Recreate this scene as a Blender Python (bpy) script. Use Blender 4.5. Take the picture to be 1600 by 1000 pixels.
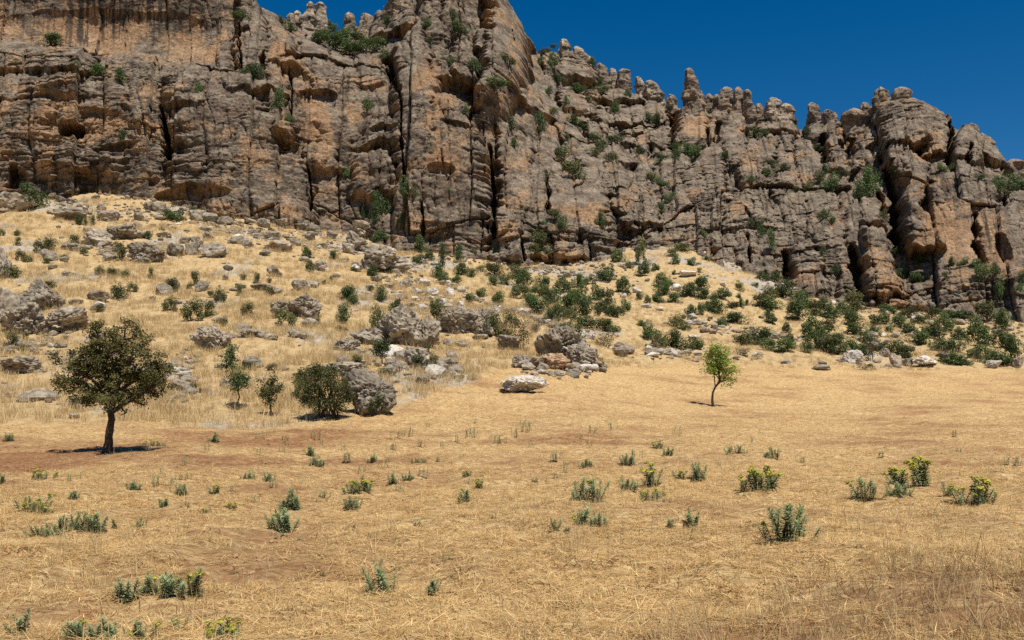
import bpy, bmesh, math, random
import numpy as np
from mathutils import Vector, Matrix

for o in list(bpy.data.objects):
    bpy.data.objects.remove(o, do_unlink=True)
scene = bpy.context.scene
C = scene.collection

# ------------------------------------------------------------------ camera
F = 1400.0            # focal length in photo pixels (1600 wide)
HZ = 605.0            # photo row of the level horizon
CZ = 1.6              # eye height
cam_d = bpy.data.cameras.new('camera')
cam_d.sensor_width = 36.0
cam_d.lens = 36.0 * F / 1600.0
cam_d.shift_y = (HZ - 500.0) / 1600.0
cam_d.clip_start = 0.1
cam_d.clip_end = 5000.0
cam = bpy.data.objects.new('camera', cam_d)
C.objects.link(cam)
cam.location = (0, 0, CZ)
cam.rotation_euler = (math.radians(90), 0, 0)
scene.camera = cam

# ------------------------------------------------------------------ sky, sun
SUN = Vector((0.23, -0.345, 0.91)).normalized()
elev = math.asin(SUN.z)
world = bpy.data.worlds.new('World')
scene.world = world
world.use_nodes = True
wn = world.node_tree.nodes
wl = world.node_tree.links
wn.clear()
sky = wn.new('ShaderNodeTexSky')
sky.sky_type = 'NISHITA'
sky.sun_disc = False
sky.sun_elevation = elev
sky.sun_rotation = math.atan2(SUN.x, SUN.y)
sky.altitude = 1800
sky.air_density = 1.0
sky.dust_density = 0.1
sky.ozone_density = 3.0
hs = wn.new('ShaderNodeHueSaturation')
hs.inputs['Saturation'].default_value = 1.43
hs.inputs['Value'].default_value = 0.82
bg = wn.new('ShaderNodeBackground')
bg.inputs['Strength'].default_value = 0.085
wo = wn.new('ShaderNodeOutputWorld')
wl.new(sky.outputs[0], hs.inputs['Color'])
wl.new(hs.outputs[0], bg.inputs['Color'])
wl.new(bg.outputs[0], wo.inputs['Surface'])

sun_d = bpy.data.lights.new('sun', 'SUN')
sun_d.energy = 4.9
sun_d.angle = math.radians(0.53)
sun_d.color = (1.0, 0.955, 0.88)
sun_o = bpy.data.objects.new('sun', sun_d)
C.objects.link(sun_o)
sun_o.rotation_euler = SUN.to_track_quat('Z', 'Y').to_euler()
sun_o.location = SUN * 300

vs = scene.view_settings
vs.view_transform = 'Standard'
vs.look = 'None'
vs.exposure = 0.18
vs.gamma = 1.0
vs.use_curve_mapping = False
scene.render.engine = 'CYCLES'
scene.cycles.use_denoising = False
scene.cycles.max_bounces = 4
scene.cycles.diffuse_bounces = 2
scene.cycles.transmission_bounces = 2
scene.cycles.transparent_max_bounces = 4
scene.cycles.caustics_reflective = False
scene.cycles.caustics_refractive = False

# ------------------------------------------------------------------ numpy noise
_r = np.random.RandomState(11)
PERM = np.concatenate([_r.permutation(512)] * 2).astype(np.int32)
ANG = _r.rand(512) * 2 * math.pi
GX, GY = np.cos(ANG), np.sin(ANG)
_g = _r.randn(512, 3)
G3 = _g / np.linalg.norm(_g, axis=1)[:, None]
RND = _r.rand(512)
RND2 = _r.rand(512)
RND3 = _r.rand(512)


def hsh(i, j, s=0):
    return PERM[(PERM[(i + s * 37) & 511] + j) & 511]


def n2(x, y, s=0):
    x = np.asarray(x, float); y = np.asarray(y, float)
    i = np.floor(x).astype(np.int32); j = np.floor(y).astype(np.int32)
    fx, fy = x - i, y - j
    u = fx * fx * fx * (fx * (fx * 6 - 15) + 10)
    v = fy * fy * fy * (fy * (fy * 6 - 15) + 10)
    def g(a, b):
        h = hsh(i + a, j + b, s)
        return GX[h] * (fx - a) + GY[h] * (fy - b)
    a0 = g(0, 0); a1 = g(1, 0); b0 = g(0, 1); b1 = g(1, 1)
    a = a0 + u * (a1 - a0); b = b0 + u * (b1 - b0)
    return (a + v * (b - a)) * 1.5


def fbm2(x, y, oct=4, s=0, gain=0.5):
    r = 0; amp = 1.0; f = 1.0
    for k in range(oct):
        r = r + amp * n2(x * f + 17.3 * k, y * f - 9.1 * k, s + k)
        amp *= gain; f *= 2.03
    return r


def n3(p, s=0):
    i = np.floor(p).astype(np.int32)
    f = p - i
    w = f * f * f * (f * (f * 6 - 15) + 10)
    r = 0
    for a in (0, 1):
        for b in (0, 1):
            for c in (0, 1):
                h = PERM[(hsh(i[:, 0] + a, i[:, 1] + b, s) + i[:, 2] + c) & 511]
                g = G3[h]
                d = g[:, 0] * (f[:, 0] - a) + g[:, 1] * (f[:, 1] - b) + g[:, 2] * (f[:, 2] - c)
                r = r + d * (w[:, 0] if a else 1 - w[:, 0]) * (w[:, 1] if b else 1 - w[:, 1]) * (w[:, 2] if c else 1 - w[:, 2])
    return r * 1.5


def fbm3(p, oct=4, s=0, gain=0.5):
    r = 0; amp = 1.0; f = 1.0
    for k in range(oct):
        r = r + amp * n3(p * f + 13.7 * k, s + k)
        amp *= gain; f *= 2.03
    return r


def voro(x, y, s=0, jit=0.9):
    """nearest and second nearest distance, random value of the nearest cell, offset to its centre"""
    i = np.floor(x).astype(np.int32); j = np.floor(y).astype(np.int32)
    d1 = np.full(x.shape, 9.0); d2 = np.full(x.shape, 9.0)
    rv = np.zeros(x.shape); rv2 = np.zeros(x.shape); ox = np.zeros(x.shape); oy = np.zeros(x.shape)
    for a in (-1, 0, 1):
        for b in (-1, 0, 1):
            h = hsh(i + a, j + b, s)
            cx = i + a + 0.5 + (RND[h] - 0.5) * jit
            cy = j + b + 0.5 + (RND2[h] - 0.5) * jit
            dx = x - cx; dy = y - cy
            d = np.sqrt(dx * dx + dy * dy)
            c1 = d < d1
            d2 = np.where(c1, d1, np.minimum(d2, d))
            rv = np.where(c1, RND3[h], rv)
            rv2 = np.where(c1, RND[(h * 7 + 3) & 511], rv2)
            ox = np.where(c1, dx, ox); oy = np.where(c1, dy, oy)
            d1 = np.where(c1, d, d1)
    return d1, d2, rv, rv2, ox, oy


def sstep(a, b, x):
    t = np.clip((x - a) / (b - a), 0, 1)
    return t * t * (3 - 2 * t)


def tps(P, V, sm=0.0):
    """thin plate spline through the points P (n,2) with values V"""
    P = np.asarray(P, float); V = np.asarray(V, float); n = len(P)
    sc = np.abs(P).max() / 3
    Q = P / sc
    def U(r2):
        return 0.5 * r2 * np.log(r2 + 1e-12)
    d = ((Q[:, None, :] - Q[None]) ** 2).sum(2)
    A = np.zeros((n + 3, n + 3))
    A[:n, :n] = U(d) + sm * np.eye(n)
    A[:n, n] = 1; A[:n, n + 1:] = Q
    A[n, :n] = 1; A[n + 1:, :n] = Q.T
    w = np.linalg.solve(A, np.concatenate([V, np.zeros(3)]))
    def ev(x, y):
        x = np.asarray(x, float) / sc; y = np.asarray(y, float) / sc
        r = w[n] + w[n + 1] * x + w[n + 2] * y
        for k in range(n):
            r = r + w[k] * U((x - Q[k, 0]) ** 2 + (y - Q[k, 1]) ** 2)
        return r
    return ev


def at(px, py, d):
    """the point of the place seen at photo position (px, py), d metres into the scene"""
    return ((px - 800.0) / F * d, d, CZ + (HZ - py) / F * d)


# ------------------------------------------------------------------ materials
def mat(name):
    m = bpy.data.materials.new(name)
    m.use_nodes = True
    nt = m.node_tree
    nt.nodes.clear()
    out = nt.nodes.new('ShaderNodeOutputMaterial')
    b = nt.nodes.new('ShaderNodeBsdfPrincipled')
    b.inputs['Roughness'].default_value = 0.95
    b.inputs['Specular IOR Level'].default_value = 0.15
    nt.links.new(b.outputs[0], out.inputs[0])
    return m, nt, b, out


def N(nt, typ, **kw):
    n = nt.nodes.new(typ)
    for k, v in kw.items():
        if k in n.inputs:
            n.inputs[k].default_value = v
        else:
            setattr(n, k, v)
    return n


def noise(nt, vec, scale, detail=4, rough=0.6, dist=0.0):
    n = N(nt, 'ShaderNodeTexNoise', Scale=scale, Detail=detail, Roughness=rough, Distortion=dist)
    nt.links.new(vec, n.inputs['Vector'])
    return n.outputs['Fac']


def ramp(nt, fac, stops):
    r = nt.nodes.new('ShaderNodeValToRGB')
    el = r.color_ramp.elements
    while len(el) < len(stops):
        el.new(0.5)
    for e, (p, c) in zip(el, stops):
        e.position = p
        e.color = (c[0], c[1], c[2], 1) if hasattr(c, '__len__') else (c, c, c, 1)
    nt.links.new(fac, r.inputs[0])
    return r.outputs[0]


def mix(nt, fac, a, b, typ='MIX'):
    m = nt.nodes.new('ShaderNodeMix')
    m.data_type = 'RGBA'
    m.blend_type = typ
    for sock, v in ((m.inputs[0], fac), (m.inputs[6], a), (m.inputs[7], b)):
        if hasattr(v, 'is_output'):
            nt.links.new(v, sock)
        elif hasattr(v, '__len__'):
            sock.default_value = (v[0], v[1], v[2], 1)
        else:
            sock.default_value = v
    return m.outputs[2]


def bump(nt, h, strength, dist, prev=None):
    b = N(nt, 'ShaderNodeBump', Strength=strength, Distance=dist)
    nt.links.new(h, b.inputs['Height'])
    if prev is not None:
        nt.links.new(prev, b.inputs['Normal'])
    return b.outputs[0]


def attr(nt, name):
    a = nt.nodes.new('ShaderNodeAttribute')
    a.attribute_name = name
    return a


def obj_coord(nt):
    return nt.nodes.new('ShaderNodeTexCoord').outputs['Object']


def scaled(nt, vec, s):
    m = nt.nodes.new('ShaderNodeMapping')
    m.inputs['Scale'].default_value = s
    nt.links.new(vec, m.inputs['Vector'])
    return m.outputs[0]


# cliff rock: colours come per vertex (weathered grey crust, fresh ochre rock, dark water streaks), fine grain here
M_CLIFF, nt, b, _ = mat('cliff_rock')
oc = obj_coord(nt)
a = attr(nt, 'rock_colour')
g1 = ramp(nt, noise(nt, oc, 2.6, 6, 0.72), [(0.30, 0.52), (0.5, 1.0), (0.70, 1.5)])
c1 = mix(nt, 1.0, a.outputs['Color'], g1, 'MULTIPLY')
g2 = ramp(nt, noise(nt, scaled(nt, oc, (1.0, 1.0, 1.15)), 0.7, 6, 0.7), [(0.32, 0.6), (0.52, 1.0), (0.68, 1.3)])
c2 = mix(nt, 1.0, c1, g2, 'MULTIPLY')
nt.links.new(c2, b.inputs['Base Color'])
h1 = noise(nt, oc, 1.6, 8, 0.72)
h2 = noise(nt, scaled(nt, oc, (1.1, 1.1, 1.0)), 0.8, 7, 0.7)
bm_ = bump(nt, h1, 1.0, 0.65)
bm_ = bump(nt, h2, 0.9, 0.45, bm_)
nt.links.new(bm_, b.inputs['Normal'])


def rock_material(name, lo, mid, hi, rust=0.3):
    m, nt, b, _ = mat(name)
    oc = obj_coord(nt)
    oi = nt.nodes.new('ShaderNodeObjectInfo')
    add = N(nt, 'ShaderNodeVectorMath', operation='ADD')
    nt.links.new(oc, add.inputs[0]); nt.links.new(oi.outputs['Location'], add.inputs[1])
    v = add.outputs[0]
    base = ramp(nt, noise(nt, v, 3.0, 8, 0.7), [(0.3, lo), (0.5, mid), (0.68, hi)])
    pits = ramp(nt, noise(nt, v, 9.0, 6, 0.75), [(0.36, 0.35), (0.49, 1.0), (0.75, 1.2)])
    c = mix(nt, 1.0, base, pits, 'MULTIPLY')
    rf = ramp(nt, noise(nt, v, 0.9, 3, 0.6), [(0.52, 0.0), (0.66, rust)])
    c = mix(nt, rf, c, (0.36, 0.25, 0.14))
    tone = N(nt, 'ShaderNodeMapRange')
    nt.links.new(oi.outputs['Random'], tone.inputs[0])
    tone.inputs[3].default_value = 0.8; tone.inputs[4].default_value = 1.18
    c = mix(nt, 1.0, c, tone.outputs[0], 'MULTIPLY')
    nt.links.new(c, b.inputs['Base Color'])
    bb = bump(nt, noise(nt, v, 4.0, 8, 0.75), 0.9, 0.10)
    nt.links.new(bb, b.inputs['Normal'])
    return m


M_ROCK = rock_material('boulder_limestone', (0.13, 0.102, 0.073), (0.31, 0.256, 0.187), (0.50, 0.425, 0.325), 0.35)
M_ROCK_PALE = rock_material('pale_limestone', (0.42, 0.36, 0.285), (0.58, 0.51, 0.42), (0.72, 0.66, 0.57), 0.1)
M_ROCK_RED = rock_material('ochre_rock', (0.20, 0.11, 0.06), (0.38, 0.24, 0.14), (0.50, 0.36, 0.24), 0.8)
M_CLOD, nt, b, _ = mat('earth_clod')
nt.links.new(ramp(nt, noise(nt, obj_coord(nt), 3.0, 4, 0.6), [(0.3, (0.30, 0.16, 0.075)), (0.7, (0.50, 0.31, 0.16))]), b.inputs['Base Color'])

# ground
M_GROUND, nt, b, _ = mat('dry_ground')
oc = obj_coord(nt)
af = attr(nt, 'field')          # 1 on the mown field, 0 on the hillside
asl = attr(nt, 'soil')          # bare red earth
ast = attr(nt, 'stony')
s1 = noise(nt, scaled(nt, oc, (0.22, 1.5, 1)), 1.1, 9, 0.74)
s2 = noise(nt, scaled(nt, oc, (0.35, 1.0, 1)), 16.0, 6, 0.75)
straw = ramp(nt, s2, [(0.34, (0.22, 0.115, 0.048)), (0.46, (0.45, 0.280, 0.118)), (0.60, (0.74, 0.53, 0.255))])
soil = ramp(nt, noise(nt, oc, 9.0, 6, 0.7), [(0.3, (0.15, 0.068, 0.028)), (0.52, (0.32, 0.160, 0.070)), (0.72, (0.46, 0.27, 0.135))])
ad = N(nt, 'ShaderNodeMath', operation='ADD')
nt.links.new(s1, ad.inputs[0]); nt.links.new(asl.outputs['Fac'], ad.inputs[1])
s3 = noise(nt, scaled(nt, oc, (0.5, 1.4, 1)), 5.0, 10, 0.8)
ad3 = N(nt, 'ShaderNodeMath', operation='MULTIPLY_ADD')
nt.links.new(s3, ad3.inputs[0]); ad3.inputs[1].default_value = 1.5; nt.links.new(ad.outputs[0], ad3.inputs[2])
sf = ramp(nt, ad3.outputs[0], [(0.0, 0.0), (0.92, 0.0), (1.0, 0.3), (1.0, 1.0)])
_cr = sf.node.color_ramp
_cr.elements[1].position = 0.60; _cr.elements[2].position = 0.72; _cr.elements[3].position = 0.95
_mr = N(nt, 'ShaderNodeMath', operation='MULTIPLY'); _mr.inputs[1].default_value = 0.6
nt.links.new(ad3.outputs[0], _mr.inputs[0]); nt.links.new(_mr.outputs[0], sf.node.inputs[0])
fieldc = mix(nt, sf, straw, soil)
hill = ramp(nt, noise(nt, oc, 2.2, 8, 0.72), [(0.30, (0.27, 0.175, 0.085)), (0.48, (0.47, 0.325, 0.155)), (0.68, (0.60, 0.445, 0.235))])
stone = ramp(nt, noise(nt, oc, 3.5, 8, 0.75), [(0.35, (0.20, 0.165, 0.125)), (0.5, (0.40, 0.345, 0.27)), (0.65, (0.55, 0.49, 0.41))])
ad2 = N(nt, 'ShaderNodeMath', operation='ADD')
nt.links.new(noise(nt, oc, 0.8, 8, 0.7), ad2.inputs[0]); nt.links.new(ast.outputs['Fac'], ad2.inputs[1])
hill = mix(nt, ramp(nt, ad2.outputs[0], [(0.56, 0.0), (0.68, 0.9)]), hill, stone)
gc = mix(nt, af.outputs['Fac'], hill, fieldc)
nt.links.new(gc, b.inputs['Base Color'])
bb = bump(nt, s2, 0.8, 0.05)
bb = bump(nt, noise(nt, oc, 3.0, 8, 0.75), 0.7, 0.12, bb)
nt.links.new(bb, b.inputs['Normal'])


def leaf_material(name, lo, hi, trans=0.25, vary=0.35):
    m, nt, b, out = mat(name)
    a = attr(nt, 'tone')
    oi = nt.nodes.new('ShaderNodeObjectInfo')
    c = mix(nt, a.outputs['Fac'], lo, hi)
    tone = N(nt, 'ShaderNodeMapRange')
    nt.links.new(oi.outputs['Random'], tone.inputs[0])
    tone.inputs[3].default_value = 1 - vary; tone.inputs[4].default_value = 1 + vary
    c = mix(nt, 1.0, c, tone.outputs[0], 'MULTIPLY')
    nt.links.new(c, b.inputs['Base Color'])
    b.inputs['Roughness'].default_value = 0.6
    b.inputs['Specular IOR Level'].default_value = 0.25
    t = nt.nodes.new('ShaderNodeBsdfTranslucent')
    nt.links.new(c, t.inputs['Color'])
    ms = nt.nodes.new('ShaderNodeMixShader')
    ms.inputs[0].default_value = trans
    nt.links.new(b.outputs[0], ms.inputs[1]); nt.links.new(t.outputs[0], ms.inputs[2])
    nt.links.new(ms.outputs[0], out.inputs[0])
    return m


M_LEAF = leaf_material('evergreen_leaf', (0.042, 0.070, 0.021), (0.155, 0.205, 0.062))
M_LEAF_OLIVE = leaf_material('olive_leaf', (0.06, 0.070, 0.022), (0.19, 0.19, 0.06))
M_LEAF_BROWN = leaf_material('browned_leaf', (0.085, 0.065, 0.035), (0.17, 0.13, 0.065))
M_LEAF_TREE = leaf_material('old_tree_leaf', (0.055, 0.056, 0.017), (0.185, 0.165, 0.05), 0.28, 0.05)
M_LEAF_BRIGHT = leaf_material('young_tree_leaf', (0.16, 0.235, 0.03), (0.38, 0.475, 0.085), 0.4, 0.05)
M_SPURGE = leaf_material('spurge_leaf', (0.12, 0.175, 0.08), (0.40, 0.47, 0.23), 0.35, 0.3)
M_SPURGE_FL = leaf_material('spurge_flower', (0.30, 0.28, 0.04), (0.62, 0.55, 0.07), 0.25, 0.15)
M_STRAW = leaf_material('straw', (0.44, 0.24, 0.078), (1.0, 0.765, 0.375), 0.3, 0.25)
M_GRASS = leaf_material('dry_grass', (0.42, 0.285, 0.125), (0.84, 0.65, 0.35), 0.3, 0.12)
M_WEED = leaf_material('brown_weed', (0.11, 0.06, 0.028), (0.42, 0.26, 0.11), 0.2, 0.25)

M_BARK, nt, b, _ = mat('bark')
oc = obj_coord(nt)
nt.links.new(ramp(nt, noise(nt, scaled(nt, oc, (6, 6, 1.5)), 4, 6, 0.7), [(0.3, (0.025, 0.018, 0.013)), (0.7, (0.10, 0.075, 0.055))]), b.inputs['Base Color'])
nt.links.new(bump(nt, noise(nt, scaled(nt, oc, (6, 6, 1.5)), 6, 6, 0.7), 0.8, 0.02), b.inputs['Normal'])


# ------------------------------------------------------------------ mesh helpers
def mesh_np(name, V, Fq, material=None, smooth=False):
    """mesh from arrays: V (n,3), Fq (m,3 or 4)"""
    me = bpy.data.meshes.new(name)
    V = np.ascontiguousarray(V, np.float32); Fq = np.ascontiguousarray(Fq, np.int32)
    k = Fq.shape[1]
    me.vertices.add(len(V)); me.vertices.foreach_set('co', V.ravel())
    me.loops.add(Fq.size); me.loops.foreach_set('vertex_index', Fq.ravel())
    me.polygons.add(len(Fq))
    me.polygons.foreach_set('loop_start', np.arange(0, Fq.size, k, dtype=np.int32))
    me.polygons.foreach_set('loop_total', np.full(len(Fq), k, np.int32))
    me.polygons.foreach_set('use_smooth', np.full(len(Fq), smooth, bool))
    me.update(calc_edges=True)
    if material is not None:
        me.materials.append(material)
    return me


def vattr(me, name, arr):
    if arr.ndim == 1:
        at_ = me.attributes.new(name, 'FLOAT', 'POINT')
        at_.data.foreach_set('value', np.ascontiguousarray(arr, np.float32))
    else:
        at_ = me.attributes.new(name, 'FLOAT_COLOR', 'POINT')
        c = np.ones((len(arr), 4), np.float32); c[:, :3] = arr
        at_.data.foreach_set('color', c.ravel())


def link(name, me, parent=None, loc=(0, 0, 0), rot=(0, 0, 0), scl=(1, 1, 1)):
    o = bpy.data.objects.new(name, me)
    C.objects.link(o)
    o.location = loc; o.rotation_euler = rot; o.scale = scl
    if parent is not None:
        o.parent = parent
    return o


def tag(o, label=None, cat=None, group=None, kind=None):
    if label: o['label'] = label
    if cat: o['category'] = cat
    if group: o['group'] = group
    if kind: o['kind'] = kind
    return o


def grid_faces(nr, nc):
    i = np.arange(nr * nc).reshape(nr, nc)
    return np.stack([i[:-1, :-1], i[:-1, 1:], i[1:, 1:], i[1:, :-1]], -1).reshape(-1, 4)


# ------------------------------------------------------------------ terrain
T = []
for p in [(0, 655, 34), (300, 658, 34), (575, 650, 35), (700, 628, 40), (818, 612, 45), (1113, 635, 48), (1400, 635, 48), (1600, 640, 46),
          (950, 578, 60), (1100, 560, 72), (1300, 571, 74), (1600, 578, 75),
          (50, 600, 46), (250, 600, 46), (450, 600, 46), (600, 575, 50),
          (0, 540, 58), (200, 530, 60), (400, 530, 60), (600, 530, 63), (700, 535, 66), (850, 528, 70),
          (0, 460, 78), (200, 460, 80), (400, 460, 82), (600, 470, 85), (750, 480, 90), (900, 490, 88), (1050, 515, 90), (1200, 515, 92),
          (1350, 525, 92), (1500, 535, 92), (1650, 540, 92),
          (0, 400, 98), (200, 400, 100), (400, 400, 105), (550, 420, 108), (700, 440, 110), (850, 450, 112), (1000, 450, 112), (1100, 445, 114),
          (1230, 475, 110), (1350, 495, 108), (1500, 510, 106),
          (0, 345, 122), (150, 340, 125), (300, 350, 125), (450, 370, 125), (600, 395, 125), (700, 405, 127), (850, 425, 126), (950, 410, 130),
          (1060, 395, 134), (1130, 415, 130), (1200, 440, 124), (1300, 475, 118), (1400, 490, 115), (1500, 500, 113), (1600, 510, 108),
          (0, 322, 138), (200, 297, 146), (400, 336, 143), (550, 370, 138), (700, 390, 138), (850, 412, 135), (1080, 385, 141), (1250, 452, 128),
          (1450, 488, 122), (1600, 505, 115), (-150, 330, 140), (-150, 460, 80), (-150, 600, 46)]:
    T.append(at(*p))
for x in (-60, -15, 0, 15, 60):
    for y in (-60, -15, 4, 14, 22):
        T.append((x, y, 0.0))
T += [(-30, 30, 0.2), (30, 32, 0.1), (55, 45, 0.5), (-150, 60, 4), (-200, 200, 42), (0, 200, 34), (150, 180, 24), (200, 60, 3), (200, 300, 26),
      (0, 350, 34), (-200, 350, 44), (-200, -150, 0), (200, -150, 0)]
T = np.array(T)
terr = tps(T[:, :2], T[:, 2], 1e-5)


def axis(a0, k, end):
    v = [0.0]
    while v[-1] < end:
        v.append(v[-1] + a0 + k * v[-1])
    return np.array(v)


xs = axis(0.075, 0.0145, 330)
XS = np.concatenate([-xs[:0:-1], xs])
ys = [3.0]
while ys[-1] < 215:
    ys.append(ys[-1] + 0.03 + 0.0095 * ys[-1])
YS = np.concatenate([[-220, -150, -100, -60, -35, -20, -12, -7, -4, -2, -0.5, 1, 2.2], ys, [235, 270, 320, 400]])
GXX, GYY = np.meshgrid(XS, YS)
# coarse spline, then refined
EDGE_X = np.array([-60, -18.9, -11.8, -8.5, -5.0, -2.5, 0, 6.6, 15.4, 26, 42.8, 90])
EDGE_Y = np.array([33, 32.5, 32.5, 33, 37, 47, 56, 61, 71, 73, 75, 80])


def field_mask(x, y):
    e = np.interp(x, EDGE_X, EDGE_Y) + 1.6 * fbm2(x / 3, y / 3, 3, 5)
    return 1 - sstep(-1.5, 1.5, y - e)


def terr_full(x, y):
    z = terr(x, y)
    fm = field_mask(x, y)
    hb = 0.32 * fbm2(x / 7, y / 7, 4, 3) + 0.16 * fbm2(x / 1.6, y / 1.6, 3, 8)
    ter = z / 1.7 + 0.35 * n2(x / 14, y / 14, 9)
    step = (ter - np.floor(ter))
    hb = hb + 0.35 * (sstep(0.15, 0.5, step) - step) * sstep(0.2, 0.8, n2(x / 30, y / 30, 4) + 0.6)
    near = 0.07 * fbm2(x / 0.9, y / 0.9, 4, 6) + 0.045 * fbm2(x / 0.35, y / 0.35, 2, 12) + 0.15 * fbm2(x / 5, y / 5, 2, 7)
    mound = 0.22 * np.exp(-(((x - 3.7) / 1.5) ** 2 + ((y - 5.9) / 1.1) ** 2))
    return z + hb * (1 - fm) + near * fm + mound


TZ = terr_full(GXX, GYY)


def tz(x, y):
    x = np.asarray(x, float); y = np.asarray(y, float)
    i = np.clip(np.searchsorted(XS, x) - 1, 0, len(XS) - 2)
    j = np.clip(np.searchsorted(YS, y) - 1, 0, len(YS) - 2)
    u = np.clip((x - XS[i]) / (XS[i + 1] - XS[i]), 0, 1)
    v = np.clip((y - YS[j]) / (YS[j + 1] - YS[j]), 0, 1)
    return (TZ[j, i] * (1 - u) + TZ[j, i + 1] * u) * (1 - v) + (TZ[j + 1, i] * (1 - u) + TZ[j + 1, i + 1] * u) * v


me = mesh_np('ground', np.stack([GXX, GYY, TZ], -1).reshape(-1, 3), grid_faces(len(YS), len(XS)), M_GROUND, True)
fx, fy = GXX.ravel(), GYY.ravel()
FM = field_mask(fx, fy)


def soil_at(x, y):
    s = 0.42 * fbm2(x / 4.5, y / 3.0, 4, 21, 0.6) - 0.155 - 0.05 * sstep(25, 40, y)
    def spot(cx, cy, rx, ry, a):
        return a * np.exp(-(((x - cx) / rx) ** 2 + ((y - cy) / ry) ** 2))
    s = s + spot(-9.5, 21.5, 5.5, 3.4, 0.34) + spot(-14, 24, 5, 3.5, 0.22) + spot(-6.5, 27.0, 6, 2.5, 0.3) + spot(-4.8, 13.5, 2.4, 2.2, 0.22)
    s = s + spot(3.4, 6.3, 1.5, 0.8, 0.34) + spot(-6.5, 18, 3.5, 2.5, 0.3) + spot(1.2, 5.6, .8, .4, .35) + spot(0, 26, 8, 2, 0.1)
    s = s - spot(2, 10, 6, 5, 0.15) - spot(6, 17, 6, 4, 0.12)
    return s


vattr(me, 'field', FM)
vattr(me, 'soil', soil_at(fx, fy))
st = 0.55 * fbm2(fx / 9, fy / 9, 3, 31) - 0.13 + 0.22 * sstep(105, 135, fy + 0.25 * fx) - 0.25 * sstep(0, 20, fx) * sstep(130, 105, fy)
vattr(me, 'stony', st)
ground = tag(link('ground', me), 'dry mown field rising into a stony grass hillside', None, None, 'structure')

# ------------------------------------------------------------------ cliff relief
AC = 190.0        # the rock face is laid out on planes fanning from a point 40 m behind the viewer: A across, z up, y its depth


def to_A(x, y):
    return AC * x / (y + 40.0)


CP = [(-140, 330, 138), (0, 325, 138), (100, 318, 140), (0, 200, 142), (150, 200, 143), (100, 118, 147), (0, 95, 152), (0, 60, 158), (150, 60, 161), (300, 60, 161), (0, -60, 161),
      (200, -60, 161), (340, -40, 164), (-140, -60, 158), (-140, 100, 148), (300, 300, 139), (300, 200, 143), (300, 125, 149), (420, 335, 137), (420, 200, 143),
      (450, 150, 148), (420, 60, 160), (400, 0, 168), (490, 330, 140), (490, 160, 149), (500, 95, 158), (480, 45, 186), (530, 78, 173), (560, 45, 190),
      (560, 370, 137), (560, 200, 147), (590, 100, 160), (640, 385, 135), (700, 385, 134), (700, 250, 138), (700, 150, 147), (680, 60, 160), (650, -20, 176),
      (780, 0, 184), (780, 80, 172), (820, 180, 162), (780, 250, 144), (800, 385, 135), (850, 78, 210), (900, 88, 214), (870, 150, 190), (850, 220, 166),
      (860, 300, 146), (900, 390, 135), (950, 130, 214), (950, 200, 190), (950, 280, 158), (960, 380, 138), (1050, 170, 206), (1050, 240, 182),
      (1050, 300, 160), (1060, 382, 139), (1150, 170, 200), (1150, 240, 176), (1150, 320, 150), (1150, 395, 137), (1250, 192, 200), (1250, 250, 176),
      (1250, 330, 149), (1250, 440, 128), (1350, 190, 180), (1350, 260, 160), (1350, 350, 139), (1350, 465, 124), (1430, 170, 174), (1430, 250, 154),
      (1430, 330, 140), (1430, 400, 134), (1430, 485, 122), (1520, 210, 165), (1520, 300, 141), (1520, 400, 131), (1550, 485, 119), (1600, 265, 158),
      (1600, 350, 137), (1600, 505, 114), (1740, 320, 150), (1740, 510, 110), (1740, 420, 128)]
cpa = np.array([at(*p) for p in CP])
wall = tps(np.stack([to_A(cpa[:, 0], cpa[:, 1]), cpa[:, 2]], -1), cpa[:, 1], 2e-4)

FOOT = [(-200, 335, 138), (0, 325, 138), (200, 298, 146), (400, 336, 140), (550, 372, 137), (700, 392, 134), (850, 415, 134), (950, 408, 136),
        (1080, 390, 139), (1150, 405, 136), (1250, 455, 127), (1400, 490, 121), (1600, 510, 114), (1800, 515, 108)]
SKYL = [(-200, -60, 160), (0, -60, 161), (300, -50, 163), (338, -18, 165), (347, 8, 168), (356, 22, 172), (368, 10, 172), (400, 0, 170), (416, 4, 172), (430, 30, 182), (450, 42, 186),
        (520, 40, 190), (560, 37, 190), (580, 22, 188), (596, 8, 184), (612, -12, 180), (640, -16, 177), (690, -12, 178), (726, -4, 182), (745, 2, 184), (800, 30, 190), (824, 66, 196),
        (840, 75, 208), (870, 72, 212), (890, 76, 214), (905, 84, 214), (925, 94, 214), (945, 118, 214), (960, 134, 214), (985, 146, 212), (1010, 158, 210), (1035, 171, 208),
        (1060, 178, 206), (1100, 172, 203), (1125, 170, 201), (1180, 194, 200), (1210, 190, 200), (1240, 202, 200), (1256, 208, 200), (1285, 196, 196), (1320, 192, 190), (1350, 178, 184), (1380, 164, 180),
        (1415, 160, 178), (1436, 178, 177), (1455, 194, 176), (1482, 204, 172), (1505, 210, 169), (1530, 214, 168), (1548, 222, 166), (1575, 246, 162), (1600, 262, 159), (1660, 290, 156), (1800, 330, 150)]
fa = np.array([at(*p) for p in FOOT]); sa = np.array([at(*p) for p in SKYL])
fA, sA = to_A(fa[:, 0], fa[:, 1]), to_A(sa[:, 0], sa[:, 1])
NC, NR = 1330, 470
Ag = np.linspace(-112, 120, NC)
zb = np.interp(Ag, fA, fa[:, 2]) - 5.0
zt = np.interp(Ag, sA, sa[:, 2]) + 0.5 * fbm2(Ag / 2.0, Ag * 0, 4, 41) + 0.25 * n2(Ag / 0.5, Ag * 0, 44)
tt = np.linspace(0, 1, NR)
A2 = np.repeat(Ag[None], NR, 0)
Z2 = zb[None] + tt[:, None] * (zt - zb)[None]
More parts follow.
